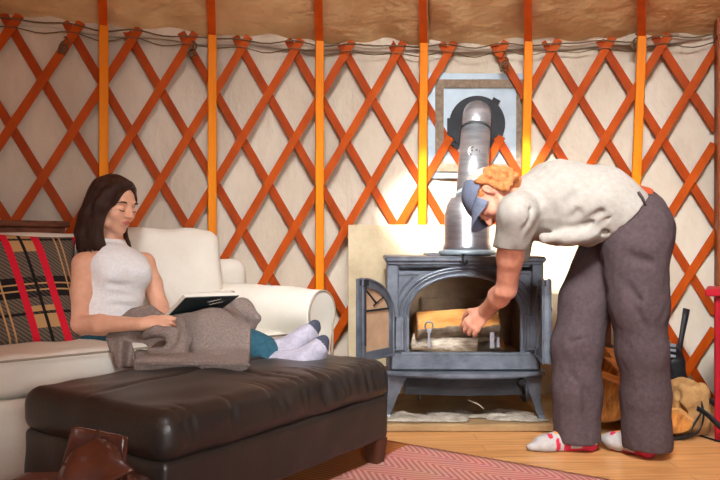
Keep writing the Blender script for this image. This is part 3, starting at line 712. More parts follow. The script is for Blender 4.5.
sbox('seat_cushion',-1.95,-1.18,.0,.56,.30,.445,.045,seed=6)
def crease(f):
    for q in ((-.40,.66,-.05,.60),(-.35,.80,-.20,.72),(-.15,.55,-.05,.66)): f.cap(SP(q[0],.20,q[1]),SP(q[2],.20,q[3]),.012,.004,k=.03,mode='s')
sbox('back_cushion',-.62,-.03,-.12,.06,.43,.885,.07,seed=7,lean=.16,puff=.01,dmp=crease,noise=.004)
sbox('back_cushion',-1.24,-.64,-.12,.06,.43,.86,.07,seed=8,lean=.16,puff=.01)
sbox('back_cushion',-1.88,-1.26,-.12,.06,.43,.86,.07,seed=9,lean=.16,puff=.01)
# rolled arm with piped end
A0 = np.array([-.66,3.585,.525]); A1 = np.array([-.170,3.285,.508]); ax_ = nrm(A1-A0); al = nrm(np.cross((0,0,1),ax_)); MA = [al,ax_,np.cross(al,ax_)*-1]
f = Field(np.minimum(A0,A1)*np.array([1,1,0])-np.array([.18,.18,-.01]),np.maximum(A0,A1)+np.array([.18,.18,.16]),.008)
f.cap(A0,A1+ax_*.2,.108,.104,k=.01); mdp = (A0+A1)/2; f.box((mdp[0],mdp[1],.26),(.080,.42,.25),MA,.03,k=.03)
f.cut(A1,ax_); f.cut(A0-ax_*.02,-ax_); f.noise(.0035,4,11); f.cut((0,0,.02),(0,0,-1)); f.cut(A1+ax_*.004,ax_)
arm = f.build('arm', M['sofa'], sf)
pts = [A1+ax_*.003+al*.100*math.cos(t)+np.array([0,0,.100*math.sin(t)]) for t in np.linspace(-.6,math.pi+.6,30)]
lo_ = lambda sg: np.array([*(A1+al*sg*.078+ax_*.003)[:2],.06])
MB().tube([lo_(1)]+pts+[lo_(-1)],.0055,8).build('piping', M['piping'], arm, smooth=True)
MB().tube([SP(-1.95,.567,.432),SP(-1.2,.567,.432),SP(-.6,.567,.434),SP(-.02,.567,.432)],.004,8).build('piping', M['piping'], sf, smooth=True)
MB().tube([SP(-.60,.09+.0,.878),SP(-.3,.092-.1+.1,.89),SP(-.05,.09,.872)],.004,8)
# skirt fold of the slipcover at the front
V,F = grid(lambda u,v: tuple(SP(-2.1+u*2.1,.548+.010*math.sin(u*37+2*math.sin(u*13))*(1-v)+.02*(1-v),.03+.27*v)),120,8)
sk = mk('skirt',V,F,M['sofa'],sf); s2 = sk.modifiers.new('thick','SOLIDIFY'); s2.thickness=.006
# wooden rail behind the sofa
rl = empty('wooden_chest', SP(-1.35,-.33,0), 'brown knotty wooden chest standing behind the sofa back at the left', 'chest')
RS = Matrix((Vector(E1),Vector(E2),Vector(Z3))).transposed()
MB().box(SP(-1.38,-.345,.905),(.72,.10,.014),RS,.004).build('lid', M['oldwood'], rl)
MB().box(SP(-1.38,-.345,.45),(.70,.085,.44),RS,.004).build('body', M['oldwood'], rl)
# ------------------------------------------------------------ plaid cushion
def plaid():
    m = mat('plaid_wool', srgb(120,104,84), .95, bump=(200,.4)); nt = m.node_tree; N = nt.nodes; L = nt.links; b = N['Principled BSDF']
    tc = N.new('ShaderNodeTexCoord'); sp = N.new('ShaderNodeSeparateXYZ'); L.new(tc.outputs['UV'], sp.inputs[0]); u, v = sp.outputs[0], sp.outputs[1]
    def mth(op, a, b_=None):
        n = N.new('ShaderNodeMath'); n.operation = op
        for i, x in enumerate((a, b_)):
            if x is None: continue
            if isinstance(x, (int, float)): n.inputs[i].default_value = x
            else: L.new(x, n.inputs[i])
        return n.outputs[0]
    def band(x, per, c, hw_): return mth('LESS_THAN', mth('ABSOLUTE', mth('SUBTRACT', mth('FRACT', mth('DIVIDE', x, per)), c)), hw_)
    def mix(fac, a, c):
        n = N.new('ShaderNodeMix'); n.data_type = 'RGBA'; L.new(fac, n.inputs[0])
        for i, x in ((6, a), (7, c)):
            if isinstance(x, tuple): n.inputs[i].default_value = x
            else: L.new(x, n.inputs[i])
        return n.outputs[2]
    tw = mth('GREATER_THAN', mth('FRACT', mth('MULTIPLY', mth('ADD', u, v), 55.0)), .5)
    blk, tan_, gry, red = srgb(28,26,26), srgb(186,148,100), srgb(112,100,86), srgb(212,28,52)
    c = mix(tw, gry, srgb(78,70,62))
    both = mth('MULTIPLY', band(u,.27,.25,.22), band(v,.30,.22,.14)); c = mix(both, c, tan_)
    kb = mth('MAXIMUM', mth('MULTIPLY', band(v,.30,.60,.13), mth('SUBTRACT', 1.0, mth('MULTIPLY', tw, .0))), band(v,.30,.27,.018))
    kk = mix(band(u,.27,.25,.22), blk, mix(tw, srgb(70,64,58), blk)); c = mix(kb, c, kk)
    c = mix(mth('MAXIMUM', band(v,.30,.56,.010), band(v,.30,.64,.010)), c, tan_)
    c = mix(mth('MAXIMUM', band(u,.27,.72,.012), band(u,.27,.80,.012)), c, tan_)
    c = mix(band(u,.27,.25,.022), c, blk)
    c = mix(mth('MAXIMUM', band(u,.27,.46,.055), band(u,.27,.04,.055)), c, red)
    L.new(c, b.inputs['Base Color']); return m
def pillow(name, c, ex, ez, en, wx, wz, th, mt, label, cat, n=36):
    V = []; UV = []; F = []
    for side in (1,-1):
        for i in range(n):
            for j in range(n):
                s, t = i/(n-1)*2-1, j/(n-1)*2-1; q = max(0,(1-abs(s)**3))*max(0,(1-abs(t)**3)); h = th*q**.45
                cx_ = s*wx*(1-.05*(1-t*t)*0-.04*abs(t)**2*0); p = np.array(c)+np.array(ex)*(s*wx*(1-.06*(1-abs(t)**2)*abs(s)))+np.array(ez)*(t*wz*(1-.06*(1-s*s)*abs(t)))+np.array(en)*side*(h+.001)+np.array(en)*.01*math.sin(3*s+2*t)
                V.append(p); UV.append((s*wx*.96+t*wz*.28+.5,t*wz*.96-s*wx*.1+.5))
    for sd in (0,1):
        b = sd*n*n
        for i in range(n-1):
            for j in range(n-1):
                f = (b+i*n+j,b+(i+1)*n+j,b+(i+1)*n+j+1,b+i*n+j+1); F.append(f if sd == 0 else f[::-1])
    rim = [i*n for i in range(n)]+[(n-1)*n+j for j in range(1,n)]+[i*n+n-1 for i in range(n-2,-1,-1)]+[j for j in range(n-2,0,-1)]
    for k in range(len(rim)): a, b2 = rim[k], rim[(k+1)%len(rim)]; F.append((b2,a,n*n+a,n*n+b2))
    return prop(mk(name,V,F,mt,uv=UV),label,cat)
pc = P(2,289,2.80); px_ = nrm([.84,.54,-.05]); pz_ = nrm([-.16,.30,.93]); pn_ = nrm(np.cross(px_,pz_)); pz_ = np.cross(pn_,px_)*1.0
pillow('plaid_pillow', pc, px_, pz_, pn_, .275,.230,.060, plaid(), 'large red black and tan plaid pillow propped on the sofa beside the woman','pillow')
# ------------------------------------------------------------ leather bag in the foreground
bg = empty('leather_bag', (-.62,1.72,0), 'shiny brown leather bag standing on the floor in front of the ottoman', 'bag')
def slab(pts, d0, d1, name, mt, th=.012, h=.005, parent=bg, noise=.0015, seed=1):
    pass
def panel(cor, name, mt, parent, th, nu=14, nv=14, bulge=0.0):
    """curved sheet through 4 corners (tl,tr,br,bl) given real thickness"""
    tl,tr,br,bl = [np.array(c,float) for c in cor]; nn = nrm(np.cross(tr-tl,bl-tl))
    V,F = grid(lambda u,v: tuple(((tl*(1-u)+tr*u)*(1-v)+(bl*(1-u)+br*u)*v)+nn*bulge*math.sin(math.pi*u)*math.sin(math.pi*min(1,v+.2))+nn*.004*math.sin(9*u+5*v)),nu,nv)
    o = mk(name,V,F,mt,parent); s = o.modifiers.new('thick','SOLIDIFY'); s.thickness = th; s.offset = 0
    b = o.modifiers.new('bev','BEVEL'); b.width = th*.3; b.segments = 2; return o
b0 = P(72,427,1.76); b1 = P(126,437,1.74)
panel((b0,b1,np.array([b1[0]-.02,1.70,.012]),np.array([b0[0]-.10,1.74,.012])),'back_panel',M['bag'],bg,.02,bulge=.02)
MB().tube([P(98,430,1.735),P(99,437,1.73),P(96,470,1.70)],.004,8).build('seam',M['ottleg'],bg,smooth=True)
c0_ = P(97,437,1.68); c1_ = P(134,470,1.62)
panel((P(60,472,1.66),c0_,c1_,P(52,520,1.60)),'flap',M['bag'],bg,.014,bulge=-.02)
panel((c0_,P(120,452,1.66),P(150,520,1.60),c1_+np.array([0,0,-.04])),'flap',M['bag'],bg,.014,bulge=-.012)
f = Field((-.86,1.55,.0),(-.40,1.80,.36),.008); f.box((-.64,1.675,.15),(.17,.07,.145),None,.05); f.noise(.005,4,5); f.cut((0,0,.012),(0,0,-1)); f.build('body',M['bag'],bg)
for k in (0,1): MB().tube([P(62+k*8,462+k*6,1.645),P(78+k*8,478+k*6,1.632),P(92+k*8,496+k*6,1.62)],.003,6).build('stitching',M['ottleg'],bg,smooth=True)
# ------------------------------------------------------------ people
def head(f, c, Fd, Up, sc=1.0):
    Fd = nrm(Fd); Up = nrm(np.array(Up)-Fd*(np.array(Up)@Fd)); Sd = np.cross(Up, Fd); c = np.array(c)
    H = lambda a,s,u: c+(Fd*a+Sd*s+Up*u)*sc
    B = [Fd,Sd,Up]
    f.ell(H(-.012,0,.03),np.array((.094,.074,.088))*sc,B,k=.02)
    f.ell(H(.022,0,-.035),np.array((.062,.056,.074))*sc,B,k=.03)
    f.ell(H(.055,0,-.089),np.array((.026,.026,.019))*sc,B,k=.018)
    f.cap(H(.076,-.03,.027),H(.076,.03,.027),.011*sc,k=.012)
    f.cap(H(.086,0,.012),H(.104,0,-.022),.008*sc,.0115*sc,k=.010)
    for s in (-1,1):
        f.ell(H(.094,s*.031,.004),np.array((.014,.017,.012))*sc,B,k=.010,mode='s')
        f.ell(H(.072,s*.031,.002),np.array((.0135,.015,.012))*sc,B,k=.004)
        f.ell(H(.055,s*.036,-.026),np.array((.024,.022,.024))*sc,B,k=.02)
        f.cap(H(.094,s*.011,-.026),H(.090,s*.011,-.024),.008*sc,k=.006)
        f.cap(H(.030,s*.050,-.070),H(-.008,s*.060,-.035),.016*sc,.014*sc,k=.02)
        f.ell(H(-.008,s*.080,-.004),np.array((.018,.011,.032))*sc,[nrm(Fd*.9+Sd*s*-.4),nrm(Sd*s+Fd*.4),Up],k=.006)
        f.ell(H(-.004,s*.088,-.000),np.array((.008,.005,.015))*sc,B,k=.005,mode='s')
    f.cap(H(.083,-.015,-.047),H(.083,.015,-.047),.0075*sc,k=.006); f.cap(H(.0805,-.012,-.058),H(.0805,.012,-.058),.0085*sc,k=.006)
    f.cap(H(.094,-.018,-.0525),H(.094,.018,-.0525),.002*sc,k=.004,mode='s')
    return H, Fd, Sd, Up
def hand(f, wr, d, n, lat, curl, size=1.0, spread=.12, thumb=1, hook=None):
    """wr wrist, d direction to the knuckles, n palm normal (palm side), lat towards the thumb"""
    d = nrm(d); n = nrm(np.array(n)-d*(np.array(n)@d)); lat = nrm(np.cross(n, d))*thumb; wr = np.array(wr)
    f.cap(wr,wr+d*.03*size,.026*size,.03*size,k=.02,flat=n,sc=.65)
    f.cap(wr+d*.035*size+lat*.016*size,wr+d*.075*size+lat*.020*size,.022*size,.020*size,k=.015,flat=n,sc=.6)
    f.cap(wr+d*.035*size-lat*.012*size,wr+d*.07*size-lat*.020*size,.020*size,.018*size,k=.015,flat=n,sc=.6)
    tips = []
    for i,(o,l) in enumerate(((.031,.070),(.0105,.078),(-.0105,.073),(-.031,.057))):
        b = wr+(d*(.083-.004*abs(i-1))+lat*o)*size; cur = d*1.0+lat*o*spread*10; ang = 0; p = b; r = .0092*size
        for s,fr_ in enumerate((.45,.32,.27)):
            ang += curl[s]*(1+.08*i); dd = nrm(nrm(cur)*math.cos(ang)+n*math.sin(ang)); q = p+dd*l*fr_*size
            f.cap(p,q,r,r*.9,k=.004 if s else .008); p = q; r *= .92
        tips.append(p)
    t0 = wr+(d*.022+lat*.022)*size; t1 = t0+(d*.026+lat*.028+n*.010)*size; t2 = t1+(d*.030+lat*.006+n*.016)*size; t3 = t2+(d*.024-lat*.004+n*.012)*size
    f.cap(t0,t1,.015*size,.012*size,k=.012); f.cap(t1,t2,.011*size,.010*size,k=.004); f.cap(t2,t3,.010*size,.0085*size,k=.004)
    return tips
# ---- woman
WB = empty('person', P(110,345,3.02)*np.array([1,1,0])+np.array([0,0,.445]), 'woman in white sleeveless top reading on the sofa with grey socked feet on the ottoman', 'person')
pel = P(104,328,3.00); wst = P(112,302,3.02); cst = P(116,270,3.04); nkb = P(112,246,3.10); nkt = P(110.5,229,3.10)
shR = P(84,263,2.965); shL = P(144,262,3.17)
elR = P(79,324,2.88); wrR = P(143,324,2.74); elL = P(160,306,3.10); wrL = P(166,322,2.98)
kn1 = P(212,333,2.80); kn2 = P(222,330,2.96); hp1 = P(100,344,2.93); hp2 = P(124,340,3.03)
an1 = P(268,349,2.76); an2 = P(266,356,2.72)
latv = nrm(shL-shR); frt = nrm(np.cross((0,0,1),latv))*-1
if frt@np.array([.64,-.77,0]) < 0: frt = -frt
f = Field((-1.40,2.56,.36),(-.10,3.34,1.14),.0045)
f.cap(pel,wst,.098,.080,k=.03,flat=latv,sc=1.22); f.cap(wst,cst,.080,.090,k=.03,flat=latv,sc=1.27); f.cap(cst,nkb+np.array([0,0,-.02]),.088,.05,k=.03,flat=latv,sc=1.4)
f.cap(shR,shL,.040,.040,k=.04); f.cap(nkb,nkt,.048,.046,k=.025)
f.chain([shR+np.array([0,0,-.01]),shR*.5+elR*.5,elR],[.048,.044,.036],k=.02); f.chain([elR,elR*.65+wrR*.35,wrR],[.036,.036,.023],k=.015)
f.chain([shL+np.array([0,0,-.01]),shL*.5+elL*.5,elL],[.046,.041,.034],k=.02); f.chain([elL,elL*.5+wrL*.5,wrL],[.034,.032,.023],k=.015)
f.chain([hp1,kn1,an1],[.075,.055,.036],k=.03); f.chain([hp2,kn2,an2],[.075,.055,.036],k=.03)
hc = P(114.5,205.5,3.075)
H, Fd, Sd, Up = head(f, hc, (.85,-.46,-.25), (.12,-.03,1))
f.cap(nkt,H(-.035,0,-.05),.044,.043,k=.02)
hand(f, wrR, (.95,.12,.14), (-.1,.45,-.9), None, (.25,.3,.3), .88, thumb=-1)
hand(f, wrL, (.75,-.55,.05), (-.2,.1,.95), None, (.25,.35,.3), .88, thumb=1)
lipc = H(.085,0,-.0525)
def wmf(c): d = (c-lipc); a = d@Fd; s = d@Sd; u = d@Up; return ((np.abs(s)<.022)&(np.abs(u)<.0078*(1-(s/.026)**2))&(a>-.012)).astype(int)
f.build('body',[M['skin'],M['lips']],WB,mfn=wmf)
for s in (-1,1):
    MB().tube([H(.083,s*.014,.024),H(.087,s*.028,.031),H(.080,s*.044,.030),H(.070,s*.052,.024)],[.0025,.0036,.003,.0015],8).build('eyebrow',M['brow'],WB,smooth=True)
    MB().tube([H(.082,s*.018,-.004),H(.0865,s*.028,-.0065),H(.084,s*.038,-.006),H(.077,s*.046,-.002)],[.0012,.0020,.0020,.0010],8).build('eyelash',M['brow'],WB,smooth=True)
# hair
f = Field(hc-np.array([.22,.20,.27]),hc+np.array([.20,.20,.15]),.0045)
f.ell(H(-.022,0,.036),(.104,.088,.092),[Fd,Sd,Up],k=.02)
f.ell(H(-.042,0,-.02),(.080,.086,.11),[Fd,Sd,Up],k=.03)
sR = -1 if (Sd@latv) > 0 else 1    # sign of her right side along Sd
def strand(pts, rs, k=.012, **kw): f.chain([H(*p) for p in pts], rs, k=k, **kw)
strand([(.03,sR*.070,.06),(.025,sR*.088,0),(.01,sR*.092,-.07),(.02,sR*.092,-.14),(.05,sR*.075,-.205)],[.026,.030,.030,.024,.008])
strand([(-.02,sR*.075,.02),(-.03,sR*.088,-.06),(-.03,sR*.096,-.14),(-.02,sR*.105,-.20)],[.030,.032,.030,.014])
strand([(-.06,sR*.05,.02),(-.070,sR*.062,-.07),(-.066,sR*.074,-.14),(-.06,sR*.082,-.20)],[.036,.038,.034,.014])
strand([(-.07,-sR*.01,.02),(-.080,0,-.09),(-.078,0,-.18)],[.042,.042,.028])
strand([(-.01,-sR*.062,.05),(-.01,-sR*.070,-.02),(-.005,-sR*.072,-.09),(.040,-sR*.072,-.145),(.065,-sR*.085,-.185)],[.022,.022,.020,.015,.005])
strand([(.02,sR*.085,-.10),(.05,sR*.080,-.16),(.075,sR*.070,-.215),(.085,sR*.06,-.26)],[.022,.020,.014,.004])
strand([(.065,sR*.01,.105),(.045,sR*.05,.085),(.040,sR*.074,.04)],[.016,.024,.020])
strand([(.060,-sR*.01,.100),(.030,-sR*.044,.082),(.005,-sR*.064,.04)],[.012,.016,.014])
# clear the face
f.ell(H(.088,-sR*.002,-.018),(.060,.056,.098),[Fd,Sd,Up],k=.012,mode='s')
f.noise(.0035,13,4,stretch=(1,1,.12))
hr = f.build('hair',M['hair'],WB)
rr = random.Random(11); mb = MB()
for i in range(60):
    s = sR; a = rr.uniform(-.045,.03); r_ = rr.uniform(.99,1.06)
    top = (a*.4-.01,s*.03,.118); p1_ = (a,s*.086*r_,.05); p2_ = (a-.01,s*.104*r_,-.03); p3_ = (a-.01+rr.uniform(-.01,.02),s*(.112 if a<-.02 else .106)*r_,-.11); p4_ = (a+rr.uniform(-.02,.05),s*rr.uniform(.09,.125),-.20-rr.uniform(-.03,.02))
    pts = [H(*p) for p in (top,p1_,p2_,p3_,p4_)]; cr = []
    for t in np.linspace(0,4,22):
        k = min(3,int(t)); q = t-k; g0=pts[max(0,k-1)]; g1=pts[k]; g2=pts[k+1]; g3=pts[min(4,k+2)]
        cr.append(.5*((2*g1)+(-g0+g2)*q+(2*g0-5*g1+4*g2-g3)*q*q+(-g0+3*g1-3*g2+g3)*q**3))
    mb.tube(cr,[.0022]*18+[.0018,.0015,.001,.0006],5)
mb.build('hair_lock',M['hair'],hr,smooth=True)
# top: sleeveless mock neck
f = Field((-1.32,2.80,.42),(-.82,3.34,.93),.0045)
f.cap(pel+np.array([0,0,.02]),wst,.110,.097,k=.03,flat=latv,sc=1.25); f.cap(wst,cst,.097,.104,k=.03,flat=latv,sc=1.28); f.cap(cst,nkb+np.array([0,0,-.03]),.098,.056,k=.03,flat=latv,sc=1.25)
for s in (-1,1): f.ell(cst+frt*.078+latv*s*.060+np.array([0,0,-.022]),(.040,.052,.048),[frt,latv,(0,0,1)],k=.04)
f.cap(nkb+np.array([0,0,-.01]),nkt+np.array([0,0,-.008]),.057,.053,k=.02)
f.cap(shR+latv*.05,shL-latv*.05,.044,.044,k=.04)
for s,sh in ((1,shR),(-1,shL)):      # cut-in armholes
    c = sh+latv*s*-.012; f.cap(c+np.array([0,0,-.10])-frt*.0,c+np.array([0,0,.10])+latv*s*.05,.060,.045,k=.008,mode='s')
f.cutin(nkt+np.array([0,0,-.036]),(0.1,-.05,1),(-1.3,2.9,.80),(-.8,3.4,.95))
for a,b in (((-.09,.0),(.08,-.02)),((-.08,.04),(.05,.025)),((-.10,.08),(.02,.07))):
    z0_ = wst+latv*a[0]+frt*.10+np.array([0,0,a[1]]); z1_ = wst+latv*b[0]+frt*.11+np.array([0,0,b[1]]); f.cap(z0_,z1_,.008,.004,k=.02,mode='s')
f.noise(.0025,7,6,stretch=(1,1,2))
f.cut((0,0,.432),(0,0,-1))
f.build('top',M['knit'],WB)
# trousers cuffs (teal) and socks
f = Field((-1.25,2.56,.385),(-.26,3.20,.64),.006)
f.chain([hp1,kn1,an1-(an1-kn1)*.02],[.082,.063,.046],k=.03); f.chain([hp2,kn2,an2-(an2-kn2)*.02],[.082,.063,.046],k=.03); f.noise(.003,8,3)
f.build('trousers',M['denim'],WB)
def foot(ank, heel, ball, toe, n, r=1.0):
    lo = np.minimum.reduce([ank,heel,ball,toe])-.08; hi = np.maximum.reduce([ank,heel,ball,toe])+.08; f = Field(lo,hi,.004); n = nrm(n)
    f.cap(ank,heel,.040*r,.036*r,k=.02); f.cap(heel,ball,.038*r,.048*r,k=.02,flat=n,sc=.75); f.cap(ank*.8+heel*.2,ball,.038*r,.034*r,k=.03); f.cap(ball,toe,.048*r,.032*r,k=.02,flat=n,sc=.62)
    f.noise(.001,20,5); return f
ns = (.78,-.60,-.20)
a1,h1,b1,t1 = P(264,350,2.78),P(288,358,2.735),P(305,339,2.79),P(314,328,2.81)
f = foot(a1,h1,b1,t1,ns); fd1 = nrm(t1-h1)
f.cap(P(254,347,2.80),a1,.038,.040,k=.015); f.cut(P(257,348,2.80),nrm(P(254,347,2.80)-a1))
s1 = f.build('sock',[M['sock'],M['sockd']],WB,mfn=lambda c:((c-t1)@fd1>-.012).astype(int)); s1['label']='lavender grey sock with dark toe, sole to the camera'
q0 = nrm(ns)*.030
MB().tube([P(294,350,2.76)+q0,P(299,345,2.77)+q0,P(302,340,2.78)+q0],.003,6).build('sock_print',M['sockd'],s1,smooth=True)
a2,h2,b2,t2_ = P(275,362,2.71),P(303,363,2.665),P(317,351,2.70),P(323,342,2.715)
f = foot(a2,h2,b2,t2_,ns,r=.85); fd2 = nrm(t2_-h2)
f.build('sock',[M['sock'],M['sockd']],WB,mfn=lambda c:((c-t2_)@fd2>-.016).astype(int))
# ---- blanket over her legs
bk = empty('blanket', P(190,370,2.8)*np.array([1,1,0])+np.array([0,0,.395]), 'heathered grey wool blanket with frayed hem draped over the woman\'s legs', 'blanket')
f = Field((-1.12,2.30,.365),(-.24,3.20,.70),.0055)
kA = P(212,334,2.76); kB = P(222,330,2.96); eA = P(243,352,2.74)
f.chain([hp1*.72+kn1*.28,kn1,kn1*.35+an1*.65],[.090,.080,.062],k=.05); f.chain([hp2*.72+kn2*.28,kn2,kn2*.35+an2*.65],[.090,.080,.062],k=.05); f.cap(P(150,352,2.86),kA+np.array([0,0,-.015]),.078,.086,k=.05)
f.box((-.55,2.56,.412),(.20,.125,.024),[(.99,-.08,0),(.08,.99,0),(0,0,1)],.02,k=.05); f.cap(kA,eA,.088,.050,k=.04); f.cap(P(146,348,2.95),kB,.080,.085,k=.05)
f.cap(kB,P(246,346,2.86),.085,.055,k=.04); f.box((P(200,360,2.74)+P(200,360,2.74))/2,(.17,.09,.07),[(.98,-.1,0),(.1,.98,0),(0,0,1)],.06,k=.05)
f.cap(P(222,366,2.62),P(150,372,2.66),.030,.030,k=.04)
f.cap(P(120,350,2.78),P(150,362,2.70),.030,.03,k=.03); f.cap(P(112,338,2.84),P(150,332,2.80),.022,.02,k=.03)
# gathered folds at the lap
cv = [P(146,336,2.66),P(157,331,2.64),P(169,333,2.62),P(174,343,2.60),P(165,352,2.59),P(150,351,2.61)]
f.chain(cv,[.016,.020,.022,.022,.02,.016],k=.010)
f.cap(P(152,343,2.56),P(165,343,2.54),.026,.018,k=.02,mode='s')
f.chain([P(180,322,2.68),P(186,338,2.60),P(180,352,2.57),P(160,360,2.55),P(140,362,2.58)],[.018,.024,.022,.018,.014],k=.014)
f.cap(P(176,330,2.66),P(171,352,2.62),.010,.008,k=.015,mode='s')
f.cap(P(194,322,2.62),P(192,356,2.52),.016,.010,k=.03,mode='s'); f.cap(P(204,330,2.58),P(240,356,2.50),.008,.006,k=.03,mode='s'); f.cap(P(150,342,2.66),P(156,360,2.64),.010,.008,k=.02,mode='s')
f.cap(P(138,346,2.68),P(148,358,2.62),.014,.008,k=.012,mode='s'); f.cap(P(236,335,2.60),P(214,356,2.58),.010,.006,k=.04,mode='s')
f.noise(.0035,5,8); f.noise(.0012,16,9)
f.cut((0,0,.389),(0,0,-1)); f.cut(P(251,350,2.75),(1,.12,0)); 
f.build('throw',M['blanket'],bk)
f = Field(P(214,335,3.15)-np.array([.05,.20,.05]),P(272,300,3.15)+np.array([.05,.20,.05]),.006)
f.cap(P(226,316,3.08),P(242,308,3.05),.05,.045,k=.03); f.cap(P(240,310,3.03),P(256,318,3.0),.045,.022,k=.03); f.cap(P(236,326,3.02),P(252,327,3.0),.03,.018,k=.02); f.noise(.003,7,5)
f.build('bunched_end',M['blanket'],bk)
f = Field(P(118,300,3.05)-np.array([.08,.22,.12]),P(160,330,2.98)+np.array([.04,.25,.12]),.006)
f.chain([P(121,323,2.93),P(134,318,2.93),P(148,314,2.95),P(160,318,2.93)],[.025,.032,.03,.02],k=.02); f.cap(P(124,327,2.92),P(150,324,2.92),.02,.02,k=.02); f.noise(.003,8,5)
f.build('waist_fold',M['blanket'],bk)
# hanging corner over the sofa edge
V,F = grid(lambda u,v: tuple(P(108+24*u*(1-.2*v)+8*v,338+4*u+(30-6*u)*v,2.60+.05*u-.05*v+.02*math.sin(u*8+v*3))),16,16)
hg = mk('hanging_corner',V,F,M['blanket'],bk); q = hg.modifiers.new('thick','SOLIDIFY'); q.thickness=.008
mb = MB(); rr = random.Random(2)
for i in range(190):
    t = i/189; a = np.array([-.735+.375*t,2.452-.03*t+.006*math.sin(t*23)+rr.uniform(-.002,.002),.425]); b_ = a+np.array([rr.uniform(-.006,.006),-.014-rr.uniform(0,.010),-.002])
    mb.tube([a,(a+b_)/2+np.array([rr.uniform(-.003,.003),-.002,0]),b_],[.003,.003,.0022],5)
fg = mb.build('fringe',M['blanket'],bk,smooth=True); fg['kind']='stuff'
# ---- book
bk2 = empty('book', P(196,307,2.84), 'open hardback book with dark cover held in the woman\'s lap', 'book')
sL,sR_ = P(166,319,2.84),P(222,309,2.90); nL,nR = P(186,298,2.75),P(239,296,2.81); fL,fR = P(182,297,3.0),P(235,292,3.06)
def quadslab(q, n, t0, t1, name, mt, par):
    V = [tuple(np.array(p)+n*t0) for p in q]+[tuple(np.array(p)+n*t1) for p in q]
    return mk(name,V,[(3,2,1,0),(4,5,6,7),(0,1,5,4),(1,2,6,5),(2,3,7,6),(3,0,4,7)],mt,par,smooth=False)
for (a,b_,c_,d_) in ((sL,sR_,nR,nL),(sR_,sL,fL,fR)):
    n = nrm(np.cross(b_-a,c_-b_)); n = n if n[2] > 0 else -n
    ins = lambda p,q_,k: p+(q_-p)*k
    quadslab((a,b_,c_,d_),n,0,.003,'cover',M['cover'],bk2)
    q = (ins(a,b_,.03)+0,ins(b_,a,.03),ins(c_,b_,.04)+(d_-c_)*.03,ins(d_,a,.04)+(c_-d_)*.03)
    if a is sL: quadslab((ins(a,b_,-.015),ins(b_,a,.03),q[2],ins(d_,a,.02)-(c_-d_)*.015),n,.003,.017,'page_block',M['page'],bk2)
    else: quadslab(q,n,.003,.014,'page_block',M['page'],bk2)
cvp = P(214,303,2.80)
for k in (0,1): MB().tube([P(208+2*k,302+2.5*k,2.79+.01*k)+np.array([.004*i,-.012,.0009*i+.0012*math.sin(i*2.1)]) for i in range(14)],.0009,5).build('cover_print',M['page'],bk2,smooth=True)
# ---- man
MN = empty('person', P(605,447,2.93)*np.array([1,1,0]), 'red haired man in cap and grey t-shirt bending to put a log in the stove', 'person')
hipR = P(612,240,3.03); knR = P(580,338,2.96); anR = P(577,433,2.94)
hipL = P(636,238,2.82); knL = P(650,345,2.82); anL = P(650,438,2.84)
pv = P(630,225,2.93); ws = P(600,208,2.94); ch = P(556,202,2.95); ub = P(530,203,2.94); nk = P(513,207,2.93)
shl = P(515,214,2.79); shr = P(522,220,3.09)
ell_ = P(506,289,2.99); wrl = P(485,312,3.20)
elr = P(508,286,3.15); wrr = P(487,314,3.38)
mh = P(494,198,2.90); mF = (-.36,-.12,-.93); mU = (-.62,.52,.52)
f = Field((.40,2.60,.02),(1.42,3.42,1.24),.005)
f.cap(pv,ws,.108,.100,k=.04,flat=(0,1,0),sc=1.15); f.cap(ws,ch,.100,.115,k=.04,flat=(0,1,0),sc=1.2); f.cap(ch,nk,.12,.06,k=.04,flat=(0,1,0),sc=1.4)
f.cap(shl,shr,.05,.05,k=.04)
f.chain([hipR,knR,anR],[.095,.058,.036],k=.03); f.chain([hipL,knL,anL],[.095,.058,.036],k=.03)
f.chain([shl,shl*.45+ell_*.55,ell_],[.055,.050,.038],k=.02); f.chain([ell_,ell_*.68+wrl*.32,wrl*.9+ell_*.1,wrl],[.038,.043,.028,.026],k=.02)
f.cap(ell_+np.array([.006,0,.010]),ell_+np.array([.010,0,-.005]),.022,k=.03)
f.cap(ell_*.9+wrl*.1+np.array([-.02,-.02,0]),wrl*.8+ell_*.2,.020,.012,k=.02)
f.chain([shr,elr,wrr],[.05,.038,.028],k=.02)
Hm, Fm, Sm, Um = head(f, mh, mF, mU, 1.0)
f.cap(nk,Hm(-.02,0,-.06),.058,.052,k=.03)
hand(f, wrl, (-.55,.28,-.62), (.05,.85,-.45), None, (.30,.60,.50), 1.08, thumb=1, spread=.10)
hand(f, wrr, (-.5,.3,-.4), (.1,.3,-.9), None, (.4,.5,.4), 1.0, thumb=-1)
f.build('body',[M['skinm']],MN)
for s in (-1,1): MB().tube([Hm(.083,s*.014,.024),Hm(.087,s*.028,.031),Hm(.080,s*.044,.030)],[.003,.005,.003],8).build('eyebrow',M['hairm'],MN,smooth=True)
